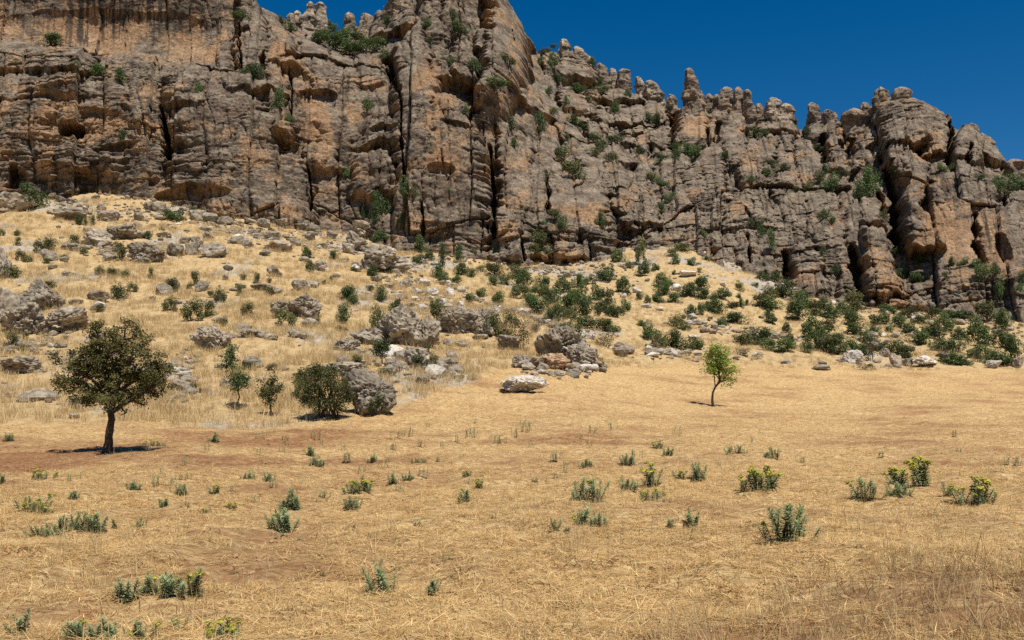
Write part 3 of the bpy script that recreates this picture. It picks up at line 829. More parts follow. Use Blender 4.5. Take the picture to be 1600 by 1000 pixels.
# ------------------------------------------------------------------ rock pinnacles on the skyline
PIN = [
    ([(485, 2, 4.5), (485, 8, 5.5), (486, 14, 5), (484, 30, 13), (487, 54, 19)], 196, 'twin headed pale pinnacle, left head, in the green notch'),
    ([(500, 3, 8), (501, 9, 9), (502, 15, 7), (503, 26, 10), (502, 50, 14)], 195, 'twin headed pale pinnacle, right flat head, in the green notch'),
    ([(454, 20, 5), (455, 28, 6), (457, 46, 9)], 196, 'small knob left of the twin headed pinnacle'),
    ([(465, 16, 6), (466, 24, 8), (468, 48, 11)], 197, 'pale shoulder beside the twin headed pinnacle'),
    ([(545, 19, 4), (546, 27, 7), (547, 34, 8), (548, 50, 11)], 197, 'lone blunt pinnacle between the notch and the main peak'),
    ([(570, 20, 7), (572, 30, 12), (574, 50, 18)], 190, 'rounded crag at the right rim of the green notch'),
    ([(622, -16, 14), (624, 5, 22), (626, 40, 30)], 176, 'broad crag left of the main peak'),
    ([(734, 4, 5), (735, 14, 9), (736, 30, 10)], 188, 'small pale knob beside the main peak'),
    ([(880, 60, 3.5), (881, 66, 6), (882, 74, 8), (884, 92, 11)], 211, 'white tipped pinnacle right of the main peak'),
    ([(900, 72, 6), (906, 84, 12), (905, 105, 18)], 212, 'pale crag on the descending ridge'),
    ([(936, 98, 5), (940, 108, 9), (942, 130, 14)], 212, 'jagged crag on the descending ridge'),
    ([(956, 106, 3.5), (957, 114, 6), (958, 128, 8), (958, 142, 9)], 212, 'slim pale pinnacle on the ridge'),
    ([(974, 107, 8), (975, 110, 11), (975, 117, 10), (976, 124, 11), (975, 150, 12)], 210, 'flat topped pinnacle like a stacked pillar'),
    ([(996, 119, 3), (998, 128, 6), (1002, 142, 9), (1004, 160, 12)], 209, 'sharp pale tooth of rock on the ridge'),
    ([(1014, 125, 5), (1018, 130, 9), (1024, 150, 15), (1028, 180, 20)], 207, 'pale slanting tooth left of the tall spire'),
    ([(1047, 147, 4), (1049, 156, 8), (1051, 180, 11), (1052, 200, 12)], 203, 'low dark horn left of the tall spire'),
    ([(1077, 106, 5), (1077, 110, 7.5), (1080, 128, 11), (1083, 152, 15.5), (1084, 176, 20), (1082, 215, 26)], 192, 'tallest tapering spire on the ridge'),
    ([(1108, 146, 6), (1110, 160, 10), (1108, 190, 13)], 197, 'block leaning on the tall spire'),
    ([(1135, 135, 7), (1136, 142, 10), (1130, 156, 14), (1126, 190, 18)], 193, 'square headed column right of the tall spire'),
    ([(1120, 147, 6), (1121, 154, 8), (1122, 180, 11)], 194, 'small knob between the tall spire and the square column'),
    ([(1153, 136, 4), (1153, 144, 6.5), (1153, 160, 8), (1152, 190, 13)], 192, 'slim pointed column of the fluted group'),
    ([(1167, 139, 5.5), (1168, 146, 6.5), (1168, 156, 7), (1171, 172, 10.5), (1176, 205, 15)], 191, 'round headed column of the fluted group'),
    ([(1185, 161, 4), (1187, 170, 5.5), (1188, 195, 8)], 192, 'short stub beside the fluted columns'),
    ([(1207, 152, 9), (1209, 158, 14), (1208, 172, 15.5), (1212, 190, 20), (1222, 218, 27)], 188, 'white capped dome shaped tower'),
    ([(1227, 161, 7), (1229, 168, 9.5), (1230, 190, 13)], 189, 'right shoulder of the white capped tower'),
    ([(1267, 160, 4.5), (1270, 166, 8), (1274, 186, 11), (1276, 225, 15)], 187, 'leaning pillar past the gap in the ridge'),
    ([(1290, 171, 6), (1294, 178, 10), (1299, 196, 14), (1300, 250, 20)], 183, 'blunt pillar next to the mushroom rock'),
    ([(1333, 169, 11), (1334, 174, 19), (1335, 184, 21), (1334, 193, 15)], 172, 'mushroom shaped rock cap'),
    ([(1351, 159, 6), (1352, 166, 8.5), (1354, 190, 12)], 176, 'dark knob left of the twin domes'),
    ([(1365, 164, 6), (1367, 172, 9), (1369, 195, 13)], 174, 'low knob below the left twin dome'),
    ([(1376, 136, 7), (1376, 141, 11.5), (1376, 150, 12), (1374, 162, 12)], 171, 'left one of the twin domes on the summit'),
    ([(1407, 135, 11), (1407, 140, 15.5), (1407, 147, 15.5), (1406, 160, 15)], 170, 'right one of the twin domes on the summit'),
    ([(1402, 149, 22), (1405, 156, 33), (1412, 172, 43), (1420, 196, 55), (1425, 226, 58)], 171, 'banded summit block under the twin domes'),
    ([(1466, 172, 4), (1467, 178, 6.5), (1469, 188, 7.5), (1468, 220, 14)], 168, 'little horn right of the summit block'),
    ([(1519, 192, 4), (1521, 199, 8), (1519, 212, 14), (1514, 240, 26)], 162, 'pointed crag on the right shoulder'),
    ([(1534, 208, 6), (1538, 222, 12), (1540, 245, 18)], 161, 'ribbed crag right of the pointed crag'),
    ([(1582, 248, 8), (1586, 256, 14), (1590, 275, 18)], 156, 'low crag at the right end of the ridge'),
]
rs = np.random.RandomState(3)
for pi, (pts, d, lab) in enumerate(PIN):
    P = np.array([at(p[0], p[1], d) for p in pts]); W = np.array([p[2] for p in pts]) * d / F
    zt_, zb_ = P[0, 2], P[-1, 2] - 3.0
    nrow = int(np.clip((zt_ - zb_) / 0.17, 24, 90)); nth = int(np.clip(W.max() * 6.28 / 0.2, 28, 96))
    zz = zt_ - (zt_ - zb_) * np.linspace(0, 1, nrow) ** 1.25
    o = np.argsort(P[:, 2])
    cx = np.interp(zz, P[o, 2], P[o, 0]); w = np.interp(zz, P[o, 2], W[o])
    R = W[0] * 0.9
    u = np.clip((zt_ - zz) / R, 0, 1)
    w = w * (0.45 * np.sqrt(np.clip(1 - (1 - u) ** 2, 0.0, 1)) + 0.55 * u ** 0.75)
    th = np.linspace(0, 2 * math.pi, nth, endpoint=False)
    X = cx[:, None] + np.cos(th)[None] * w[:, None]
    Yp = d + np.sin(th)[None] * w[:, None] * 0.85
    Zp = np.repeat(zz[:, None], nth, 1)
    Q = np.stack([X, Yp, Zp], -1).reshape(-1, 3)
    amp = np.repeat(np.clip(w, 0.15, 2.2), nth)
    q2 = Q.copy(); q2[:, 2] *= 1.5
    dis = amp * (0.20 * fbm3(q2 / 2.6 + pi, 4, 3, 0.5) + 0.09 * fbm3(q2 / 0.6, 3, 9))
    # upright joints: each tier of the column has its own flat sides
    tier = np.floor(zz / (1.1 + 0.9 * RND[pi]) + 0.6 * np.array([n2(v / 2.0, pi * 1.7, 5) for v in zz])).astype(int)
    sup = np.full((nrow, nth), 9.0)
    big_t = np.floor(zz / 4.5).astype(int)
    for kk in range(6):
        ang = RND[(big_t * 13 + kk * 41 + pi * 7) & 511][:, None] * 0.9 + kk * 1.047
        dd_ = 0.74 + 0.36 * RND2[(tier * 29 + kk * 17 + pi * 3) & 511][:, None]
        cs = np.cos(th[None] - ang)
        sup = np.minimum(sup, np.where(cs > 0.2, dd_ / np.maximum(cs, 0.2), 9))
    sup = np.clip(sup, 0.6, 1.22)
    dis += amp * (sup.ravel() - 1.0) * 1.1
    rad = np.stack([np.tile(np.cos(th), nrow), np.tile(np.sin(th), nrow), np.zeros(nrow * nth)], -1)
    Q = Q + rad * dis[:, None]
    Q[:, 2] += 0.12 * fbm3(Q / 1.0 + 40, 2, 2)
    Q[:nth] = Q[:nth].mean(0)
    i = np.arange(nrow * nth).reshape(nrow, nth); i2 = np.roll(i, -1, 1)
    fc = np.stack([i[:-1], i2[:-1], i2[1:], i[1:]], -1).reshape(-1, 4)[:, ::-1]
    org = np.array([P[0, 0], d, zb_])
    me = mesh_np('rock_pinnacle', Q - org, fc, M_CLIFF, True)
    # same crust as the cliff, paler on the caps
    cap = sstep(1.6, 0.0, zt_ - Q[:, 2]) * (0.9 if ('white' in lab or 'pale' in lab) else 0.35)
    mm = sstep(-0.4, 0.5, fbm3(Q / 2.0, 4, 21))[:, None]
    nn = sstep(0.05, 0.6, fbm3(Q / 3.5, 4, 25))[:, None] * 0.55
    cc = crust * 1.15 * mm + crust2 * 1.2 * (1 - mm)
    base_pale = (0.8 if ('white' in lab or 'pale' in lab) else 0.35)
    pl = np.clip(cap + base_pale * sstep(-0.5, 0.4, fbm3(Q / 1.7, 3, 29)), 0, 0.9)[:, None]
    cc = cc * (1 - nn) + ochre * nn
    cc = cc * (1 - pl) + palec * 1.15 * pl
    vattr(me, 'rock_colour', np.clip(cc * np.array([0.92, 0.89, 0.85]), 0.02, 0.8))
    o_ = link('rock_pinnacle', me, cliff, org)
    o_['label'] = lab

#@@OBJECTS@@
# ------------------------------------------------------------------ words for labels
_ONES = ['', 'first', 'second', 'third', 'fourth', 'fifth', 'sixth', 'seventh', 'eighth', 'ninth', 'tenth', 'eleventh', 'twelfth', 'thirteenth',
         'fourteenth', 'fifteenth', 'sixteenth', 'seventeenth', 'eighteenth', 'nineteenth']
_TENS = {2: 'twenty', 3: 'thirty', 4: 'forty'}


def ordw(n):
    if n < 20:
        return _ONES[n]
    t, u = divmod(n, 10)
    return {2: 'twentieth', 3: 'thirtieth', 4: 'fortieth'}[t] if u == 0 else _TENS[t] + '-' + _ONES[u]


def place_word(i, n):
    if n == 1:
        return 'only'
    if i == 0:
        return 'leftmost'
    if i == n - 1:
        return 'rightmost'
    if i < n / 2:
        return ordw(i + 1) + ' from left'
    return ordw(n - i) + ' from right'


# ------------------------------------------------------------------ boulders
_ico = {}


def ico(sub):
    if sub not in _ico:
        bm = bmesh.new()
        bmesh.ops.create_icosphere(bm, subdivisions=sub, radius=1.0)
        bm.verts.ensure_lookup_table()
        V = np.array([v.co[:] for v in bm.verts]); Fc = np.array([[v.index for v in f.verts] for f in bm.faces])
        bm.free()
        _ico[sub] = (V / np.linalg.norm(V, axis=1)[:, None], Fc)
    return _ico[sub]


def boulder_mesh(seed, sub=3, material=None, planes=16, pit=0.05, flat=False, smooth=False):
    """unit boulder: about 1 wide, 1 deep, 1 high, standing on z = 0; broken faces, rounded edges, pitted skin"""
    D, Fc = ico(sub)
    rs = np.random.RandomState(seed)
    n = rs.randn(planes, 3); n /= np.linalg.norm(n, axis=1)[:, None]
    if flat:
        n[:3] = [(0.1, 0.05, 1), (-0.15, 0.1, 1), (0.2, -0.2, 1)]
        n /= np.linalg.norm(n, axis=1)[:, None]
    dd = rs.uniform(0.62, 1.05, planes)
    c = D @ n.T
    r = np.where(c > 0.05, dd[None] / np.maximum(c, 0.05), 9)
    k = 26.0
    r = -np.log(np.exp(-k * np.minimum(r, 3)).sum(1)) / k
    r = np.clip(r, 0.4, 1.3)
    p = D * 1.0 + seed * 3.1
    r = r * (1 + 0.13 * fbm3(p * 1.6, 4, seed % 50, 0.55)) + pit * fbm3(p * 5.5, 3, 7, 0.65) - pit * 1.3 * np.abs(fbm3(p * 4.0, 3, 17, 0.6))
    cr = 1 - np.abs(n3(p * 2.1, 33)) * 5
    r = r - 0.10 * np.clip(cr, 0, 1) ** 2
    if sub >= 4:      # jointed, craggy skin on the large ones: little blocks set in and out, with cracks between
        for fr, am, sd_ in ((2.1, 0.15, 3), (4.6, 0.07, 5)):
            q = D * r[:, None] * fr + seed * 1.7 + 0.35 * np.stack([n3(p * 2.0, 60), n3(p * 2.0, 61), n3(p * 2.0, 62)], -1)
            ci = np.floor(q).astype(np.int32)
            d1 = np.full(len(q), 9.0); d2 = np.full(len(q), 9.0); cv = np.zeros(len(q))
            for a_ in (-1, 0, 1):
                for b_ in (-1, 0, 1):
                    for c_ in (-1, 0, 1):
                        hh = PERM[(hsh(ci[:, 0] + a_, ci[:, 1] + b_, sd_) + ci[:, 2] + c_) & 511]
                        fp = ci + np.array([a_, b_, c_]) + np.stack([RND[hh], RND2[hh], RND3[hh]], -1)
                        dd2 = np.linalg.norm(q - fp, axis=1)
                        nw = dd2 < d1
                        d2 = np.where(nw, d1, np.minimum(d2, dd2)); cv = np.where(nw, RND[(hh * 11 + 7) & 511], cv); d1 = np.where(nw, dd2, d1)
            r = r + am * (cv - 0.5) - am * 0.55 * (1 - sstep(0, 0.14, d2 - d1))
    V = D * r[:, None]
    V[:, 2] *= 0.9
    lo, hi = V.min(0), V.max(0)
    V = (V - (lo + hi) / 2) / (hi - lo)
    V[:, 2] += 0.5
    return mesh_np('boulder', V, Fc, material, smooth)


SMALL = {m: [boulder_mesh(100 + k, 3, m, 14) for k in range(7)] for m in (M_ROCK, M_ROCK_PALE, M_ROCK_RED)}
rng = random.Random(77)


def put_rock(name, px, py, w, h, label, material=None, big=None, seed=0, group=None, deep=0.85, sink=0.28, tilt=0.0, cat='boulder', back=0.3):
    p, onc = on_place(px, py)
    s = p.y / F
    W, H = w * s * 1.06, h * s * 0.92
    if not onc:
        y2 = p.y + back * W * deep
        x2 = p.x * y2 / p.y
        p = Vector((x2, y2, min(float(tz(x2, y2)), p.z + 0.35 * H)))
    material = material or M_ROCK
    me = boulder_mesh(seed, big, material, 18, 0.05) if big else rng.choice(SMALL[material])
    o = link(name, me, None, (p.x, p.y, p.z - sink * H), (tilt * 0.3, tilt, rng.uniform(-0.5, 0.5) if big else rng.uniform(0, 6.28)), (W, W * deep, H * (1 + sink)))
    tag(o, label, cat, group)
    return o


BIG = [  # px, base py, w, h, label, material, level, seed, extra
    (34, 524, 66, 54, 'large rough grey boulder at the left edge above the leafy tree', M_ROCK, 5, 1, {}),
    (62, 486, 66, 52, 'upper block of the boulder cluster at the left edge', M_ROCK, 5, 37, {}),
    (2, 505, 52, 66, 'dark boulder cut by the left edge behind the large grey boulder', M_ROCK, 4, 2, {}),
    (100, 523, 82, 40, 'tilted slab of rock leaning right of the large left boulder', M_ROCK, 5, 3, {'tilt': -0.16}),
    (4, 436, 30, 62, 'tall dark rock cut off by the left edge above the boulder cluster', M_ROCK, 4, 4, {}),
    (34, 586, 70, 26, 'low grey slab in the grass left of the leafy tree', M_ROCK, 4, 5, {}),
    (577, 651, 86, 80, 'big pitted round boulder right of the many-stemmed bush', M_ROCK, 5, 6, {'sink': 0.1}),
    (540, 586, 70, 22, 'flat rock top showing behind the big pitted boulder', M_ROCK, 4, 7, {}),
    (818, 613, 77, 29, 'lone flat topped pale boulder lying in the mown field', M_ROCK_PALE, 5, 8, {'sink': 0.08}),
    (632, 540, 80, 66, 'tallest craggy outcrop on the grass left of the split boulder', M_ROCK, 5, 9, {}),
    (664, 545, 50, 52, 'right flank of the craggy outcrop, below the tall bush', M_ROCK, 4, 10, {}),
    (714, 526, 58, 48, 'left half of the boulder split by a dark gap', M_ROCK, 5, 11, {}),
    (752, 526, 52, 44, 'right half of the boulder split by a dark gap', M_ROCK, 5, 12, {}),
    (868, 560, 88, 54, 'broad slanting outcrop above the rusty rocks in the middle', M_ROCK, 5, 13, {'tilt': 0.25}),
    (902, 573, 62, 40, 'sloping right shoulder of the broad middle outcrop', M_ROCK, 5, 14, {'tilt': 0.3}),
    (826, 577, 50, 24, 'low grey rock at the left foot of the middle outcrop', M_ROCK, 4, 15, {}),
    (865, 577, 50, 26, 'rusty brown rock at the foot of the middle outcrop', M_ROCK_RED, 4, 16, {}),
    (872, 552, 36, 16, 'rusty overhanging rock in the middle of the outcrop', M_ROCK_RED, 4, 17, {}),
    (796, 548, 36, 24, 'small boulder heap left of the middle outcrop', M_ROCK, 4, 18, {}),
    (920, 576, 46, 20, 'low reddish rubble rock at the right end of the outcrop', M_ROCK_RED, 4, 19, {}),
    (655, 577, 46, 36, 'rock knob below the craggy outcrop', M_ROCK, 4, 20, {}),
    (606, 427, 88, 44, 'huge undercut boulder with a dark overhang below the cliff', M_ROCK, 5, 21, {'flat': True}),
    (560, 393, 40, 32, 'round topped boulder left of the huge undercut boulder', M_ROCK, 4, 22, {}),
    (566, 368, 42, 24, 'angular block just above the round topped boulder', M_ROCK, 4, 23, {}),
    (476, 497, 62, 38, 'broad half buried boulder in the middle of the left slope', M_ROCK, 5, 24, {}),
    (438, 490, 36, 20, 'low rock left of the broad half buried boulder', M_ROCK, 4, 25, {}),
    (325, 548, 58, 42, 'steep dark fin of rock right of the leafy tree', M_ROCK, 5, 26, {'tilt': 0.3}),
    (574, 538, 52, 28, 'rounded rock left of the craggy outcrop', M_ROCK, 4, 27, {}),
    (538, 549, 40, 20, 'crumbling low rock further left of the craggy outcrop', M_ROCK, 4, 28, {}),
    (231, 411, 56, 32, 'layered boulder with a flat slanted top on the upper left slope', M_ROCK, 5, 29, {}),
    (150, 386, 50, 30, 'jagged rock heap with a dark shrub in it on the upper left slope', M_ROCK, 4, 30, {}),
    (192, 376, 46, 24, 'broken rocks right of the jagged heap', M_ROCK, 4, 31, {}),
    (110, 346, 50, 20, 'low ledge of rock with a hollow under it near the cliff foot', M_ROCK, 4, 32, {}),
    (18, 332, 66, 36, 'rock step at the foot of the cliff by the left edge', M_ROCK, 4, 33, {}),
    (1447, 574, 42, 17, 'white oblong boulder at the far edge of the field', M_ROCK_PALE, 4, 34, {'sink': 0.06}),
    (1330, 567, 40, 22, 'pointed grey boulder left of the white oblong boulder', M_ROCK_PALE, 4, 35, {}),
    (1552, 577, 24, 14, 'pale boulder at the field edge near the right border', M_ROCK_PALE, 4, 36, {}),
]
for (px, py, w, h, lab, m, lev, sd, ex) in BIG:
    ex = dict(ex); ex.pop('flat', None)
    put_rock('boulder', px, py, w, h, lab, m, lev, sd, **ex)

ROCKSETS = [
    ('rock', 'small grey rock', 'scattered along the cliff foot on the left', M_ROCK, [(168, 347, 34, 18), (158, 330, 16, 12), (150, 312, 14, 8), (218, 345, 20, 12), (233, 330, 20, 14), (248, 332, 22, 16), (310, 345, 26, 18), (330, 350, 26, 18), (352, 352, 24, 14), (390, 350, 22, 10), (412, 356, 22, 14), (440, 350, 20, 10), (470, 358, 24, 12), (490, 364, 24, 12), (128, 330, 24, 9), (95, 316, 18, 10)]),
    ('rock', 'weathered rock', 'on the upper left slope above the leafy tree', M_ROCK, [(78, 407, 28, 18), (110, 392, 28, 12), (275, 400, 34, 18), (301, 399, 20, 22), (288, 382, 18, 12), (334, 406, 42, 24), (218, 374, 22, 12), (82, 422, 14, 8), (104, 432, 14, 8), (215, 356, 16, 9), (258, 372, 22, 9), (308, 384, 20, 14), (170, 408, 22, 12), (100, 410, 16, 8), (325, 375, 18, 12)]),
    ('rock', 'lichen grey rock', 'on the middle left slope level with the tree top', M_ROCK, [(155, 473, 30, 17), (118, 476, 22, 9), (256, 462, 26, 20), (276, 452, 14, 12), (316, 456, 24, 18), (239, 470, 12, 8), (352, 438, 12, 8), (356, 423, 18, 8), (410, 454, 38, 11), (375, 452, 20, 8), (470, 454, 26, 18), (490, 450, 20, 12), (432, 460, 22, 10), (278, 476, 14, 8)]),
    ('rock', 'rugged rock', 'above the broad half buried boulder', M_ROCK, [(370, 382, 28, 14), (386, 386, 20, 10), (435, 394, 42, 18), (428, 432, 26, 18), (500, 423, 24, 17), (462, 384, 18, 12), (484, 376, 20, 14), (518, 374, 20, 14), (476, 410, 18, 8), (425, 375, 24, 14), (538, 410, 14, 7), (557, 424, 22, 14), (545, 396, 24, 16), (370, 366, 12, 9), (590, 441, 22, 12), (578, 452, 12, 7), (632, 449, 20, 14), (505, 388, 16, 8)]),
    ('rock', 'pale rubble rock', 'below the huge undercut boulder', M_ROCK_PALE, [(556, 424, 18, 12), (575, 422, 14, 12), (664, 449, 18, 12), (652, 460, 16, 9), (676, 463, 22, 12), (690, 478, 26, 12), (705, 463, 16, 14), (700, 447, 14, 8), (670, 470, 20, 8), (648, 470, 14, 7), (720, 456, 12, 10), (720, 480, 16, 10), (774, 490, 16, 10), (660, 486, 18, 12)]),
    ('rock', 'grey rock', 'in the tall grass near the big pitted boulder', M_ROCK, [(395, 575, 32, 18), (343, 576, 16, 8), (355, 608, 26, 15), (386, 607, 12, 5), (290, 596, 26, 13), (285, 612, 30, 20), (660, 601, 22, 17), (640, 612, 12, 6), (620, 578, 20, 10), (700, 541, 18, 12), (722, 542, 24, 12), (750, 532, 26, 9), (700, 575, 20, 14), (400, 527, 50, 11), (565, 553, 14, 5), (445, 580, 14, 7), (610, 575, 24, 12), (268, 640, 22, 7), (116, 655, 16, 8), (706, 585, 16, 6)]),
    ('rock', 'red brown rock', 'in grass near the leafy tree', M_ROCK_RED, [(15, 622, 18, 9), (318, 614, 18, 9), (308, 593, 10, 6), (76, 630, 12, 6), (125, 637, 14, 7)]),
    ('rock', 'pale flat rock', 'among the bushes on the middle slope', M_ROCK_PALE, [(1075, 433, 28, 9), (1010, 481, 18, 6), (1032, 486, 15, 6), (975, 466, 12, 8), (995, 458, 14, 9), (1080, 500, 14, 9), (1130, 448, 10, 8), (1075, 507, 14, 6), (1057, 455, 18, 12), (1086, 530, 24, 7), (1137, 460, 14, 6), (1220, 451, 12, 8)]),
    ('rock', 'grey rock', 'among the thicket along the right field edge', M_ROCK, [(1400, 574, 22, 22), (1418, 573, 18, 12), (1364, 546, 26, 12), (1382, 558, 16, 14), (1590, 576, 20, 18), (1283, 579, 28, 9), (1285, 571, 14, 6), (1500, 508, 16, 9), (1420, 526, 14, 6), (1560, 522, 16, 9), (1370, 568, 14, 6), (1228, 568, 16, 6), (1150, 562, 14, 5), (1015, 546, 18, 8), (970, 548, 16, 5), (1470, 560, 20, 8)]),
]
for name, adj, where, m, lst in ROCKSETS:
    lst = sorted(lst)
    for i, (px, py, w, h) in enumerate(lst):
        put_rock(name, px, py, w, h, f'{place_word(i, len(lst))} {adj} {where}', m, group=f'{adj}s {where}', cat='rock')

# tumbled dry stone wall climbing the slope, stone by stone
wpx = [(702, 447), (716, 454), (740, 467), (765, 478), (790, 488), (812, 490), (835, 500), (862, 512), (892, 522), (925, 530)]
wr = random.Random(9)
p0, _ = on_place(790, 488)
wall_o = bpy.data.objects.new('dry_stone_wall', None); C.objects.link(wall_o); wall_o.location = p0
tag(wall_o, 'tumbled low dry stone wall running diagonally down to the middle outcrop', 'wall')
for k in range(95):
    u = k / 94 * (len(wpx) - 1); i = min(int(u), len(wpx) - 2); f = u - i
    px = wpx[i][0] * (1 - f) + wpx[i + 1][0] * f; py = wpx[i][1] * (1 - f) + wpx[i + 1][1] * f
    p, _ = on_place(px + wr.uniform(-2, 2), py + wr.uniform(-1.5, 1.5))
    s = wr.uniform(0.35, 0.75)
    o = link('stone', wr.choice(SMALL[M_ROCK if wr.random() < .7 else M_ROCK_PALE]), wall_o, p - p0 + Vector((0, 0, wr.uniform(-0.1, 0.15))), (0, 0, wr.uniform(0, 6.28)), (s, s * 0.8, s * wr.uniform(0.5, 0.8)))


# ------------------------------------------------------------------ foliage
def leaf_quads(cen, size, rs, width=0.55, up=0.35, outw=None, out_k=0.5, fold=0.0):
    """one rhombic leaf per centre: vertices (4n,3), faces (n,4)"""
    n = len(cen)
    nrm = rs.randn(n, 3)
    nrm[:, 2] = np.abs(nrm[:, 2]) + up
    if outw is not None:
        nrm += out_k * outw * 2
    nrm /= np.linalg.norm(nrm, axis=1)[:, None]
    t = rs.randn(n, 3); t -= (t * nrm).sum(1)[:, None] * nrm; t /= np.linalg.norm(t, axis=1)[:, None]
    bt = np.cross(nrm, t)
    L = (size * rs.uniform(0.6, 1.3, n))[:, None]
    V = np.stack([cen - t * L * 0.5, cen + bt * L * width * 0.5, cen + t * L * 0.5, cen - bt * L * width * 0.5], 1).reshape(-1, 3)
    return V, np.arange(4 * n).reshape(n, 4)


def foliage_mesh(name, cen, size, material, seed, outw=None, tone=None, width=0.6, out_k=0.5):
    rs = np.random.RandomState(seed)
    V, Fc = leaf_quads(cen, size, rs, width, outw=outw, out_k=out_k)
    me = mesh_np(name, V, Fc, material)
    t = rs.rand(len(cen)) ** 1.3 if tone is None else np.clip(tone + rs.uniform(-0.25, 0.25, len(cen)), 0, 1)
    vattr(me, 'tone', np.repeat(t, 4))
    return me


def tube(path, rad, seg=7):
    path = np.asarray(path, float); n = len(path)
    V = []
    for k in range(n):
        d = path[min(k + 1, n - 1)] - path[max(k - 1, 0)]
        d = d / (np.linalg.norm(d) + 1e-9)
        a = np.cross(d, (0.3, 0.9, 0.1)); a /= np.linalg.norm(a) + 1e-9
        b = np.cross(d, a)
        th = np.linspace(0, 2 * math.pi, seg, endpoint=False)
        V.append(path[k] + rad[k] * (np.cos(th)[:, None] * a + np.sin(th)[:, None] * b))
    V = np.concatenate(V)
    i = np.arange(n * seg).reshape(n, seg); j = np.roll(i, -1, 1)
    return V, np.stack([i[:-1], j[:-1], j[1:], i[1:]], -1).reshape(-1, 4)


def join_tubes(lst):
    Vs, Fs, o = [], [], 0
    for V, Fc in lst:
        Vs.append(V); Fs.append(Fc + o); o += len(V)
    return np.concatenate(Vs), np.concatenate(Fs)


def bush_centres(seed, n, lobes=8, tall=1.0):
    """leaf positions of a unit bush (1 wide, 1 high): uneven lobes, leaves thick on their outside, gaps between"""
    rs = np.random.RandomState(seed)
    L = []
    for k in range(lobes):
        a = rs.uniform(0, 6.28); r = rs.uniform(0.05, 0.34); z = rs.uniform(0.22, 0.72)
        r *= 1.1 - 0.6 * max(0, z - 0.45)
        L.append((r * math.cos(a), r * math.sin(a), z, rs.uniform(0.13, 0.25)))
    C_, O_ = [], []
    per = n // lobes
    for (x, y, z, R) in L:
        d = rs.randn(per, 3); d /= np.linalg.norm(d, axis=1)[:, None]
        rr_ = R * (0.55 + 0.5 * rs.rand(per) ** 0.5) * (1 + 0.45 * n3(d * 2.2 + x * 9 + seed, seed % 40))
        C_.append(np.array([x, y, z]) + d * rr_[:, None]); O_.append(d)
    c = np.concatenate(C_); o = np.concatenate(O_)
    m = (c[:, 2] > 0.02)
    c, o = c[m], o[m]
    lo, hi = c.min(0), c.max(0)
    c[:, 0] = (c[:, 0] - (lo[0] + hi[0]) / 2) / (hi[0] - lo[0]); c[:, 1] = (c[:, 1] - (lo[1] + hi[1]) / 2) / (hi[1] - lo[1])
    c[:, 2] = c[:, 2] / hi[2]
    return c, o


def bush_mesh(seed, material, n=2400, size=0.062, lobes=10):
    c, o = bush_centres(seed, n, lobes)
    rs = np.random.RandomState(seed + 5)
    V, Fc = leaf_quads(c, size, rs, 0.7, outw=o, out_k=0.35)
    ton = rs.rand(len(c)) ** 1.4
    st = []
    for k in range(6):
        t = c[rs.randint(len(c))] * np.array([0.8, 0.8, 0.8])
        b_ = np.array([rs.uniform(-.06, .06), rs.uniform(-.06, .06), -0.12])
        st.append(tube([b_, b_ * 0.5 + t * 0.45 + rs.randn(3) * 0.03, t], [0.016, 0.012, 0.005], 5))
    sv, sf = join_tubes(st)
    me = mesh_np('bush', np.concatenate([V, sv]), np.concatenate([Fc, sf + len(V)]), material)
    me.materials.append(M_BARK)
    mi = np.zeros(len(Fc) + len(sf), np.int32); mi[len(Fc):] = 1
    me.polygons.foreach_set('material_index', mi)
    vattr(me, 'tone', np.concatenate([np.repeat(ton, 4), np.zeros(len(sv))]))
    return me


BUSH = {'d': [bush_mesh(200 + k, M_LEAF) for k in range(9)], 'o': [bush_mesh(230 + k, M_LEAF_OLIVE, 2000) for k in range(5)], 'b': [bush_mesh(250 + k, M_LEAF_BROWN, 900, 0.05) for k in range(3)]}
TALL = {'d': [bush_mesh(270 + k, M_LEAF, 1300, 0.07, 14) for k in range(3)]}


def put_bush(name, px, py, w, h, label, group, kind='d'):
    p, onc = on_place(px, py)
    s = p.y / F
    k_ = 1.32 if (px > 750 and not onc) else 1.25
    W, H = w * s * k_, h * s * (k_ + 0.1)
    if kind == 'd' and px > 700 and rng.random() < 0.15:
        kind = 'o'
    me = rng.choice(TALL['d'] if (h > 1.5 * w and kind == 'd') else BUSH[kind])
    dep = min(W, 1.3 * W) * (0.6 if onc else 0.95)
    o = link(name, me, None, (p.x, p.y + (0.25 * dep if not onc else 0.05 * dep), p.z - 0.05 * H), (0, 0, rng.choice((0, math.pi)) + rng.uniform(-0.3, 0.3)), (W * 1.05, dep, H * 1.08))
    tag(o, label, 'bush', group)
    return o


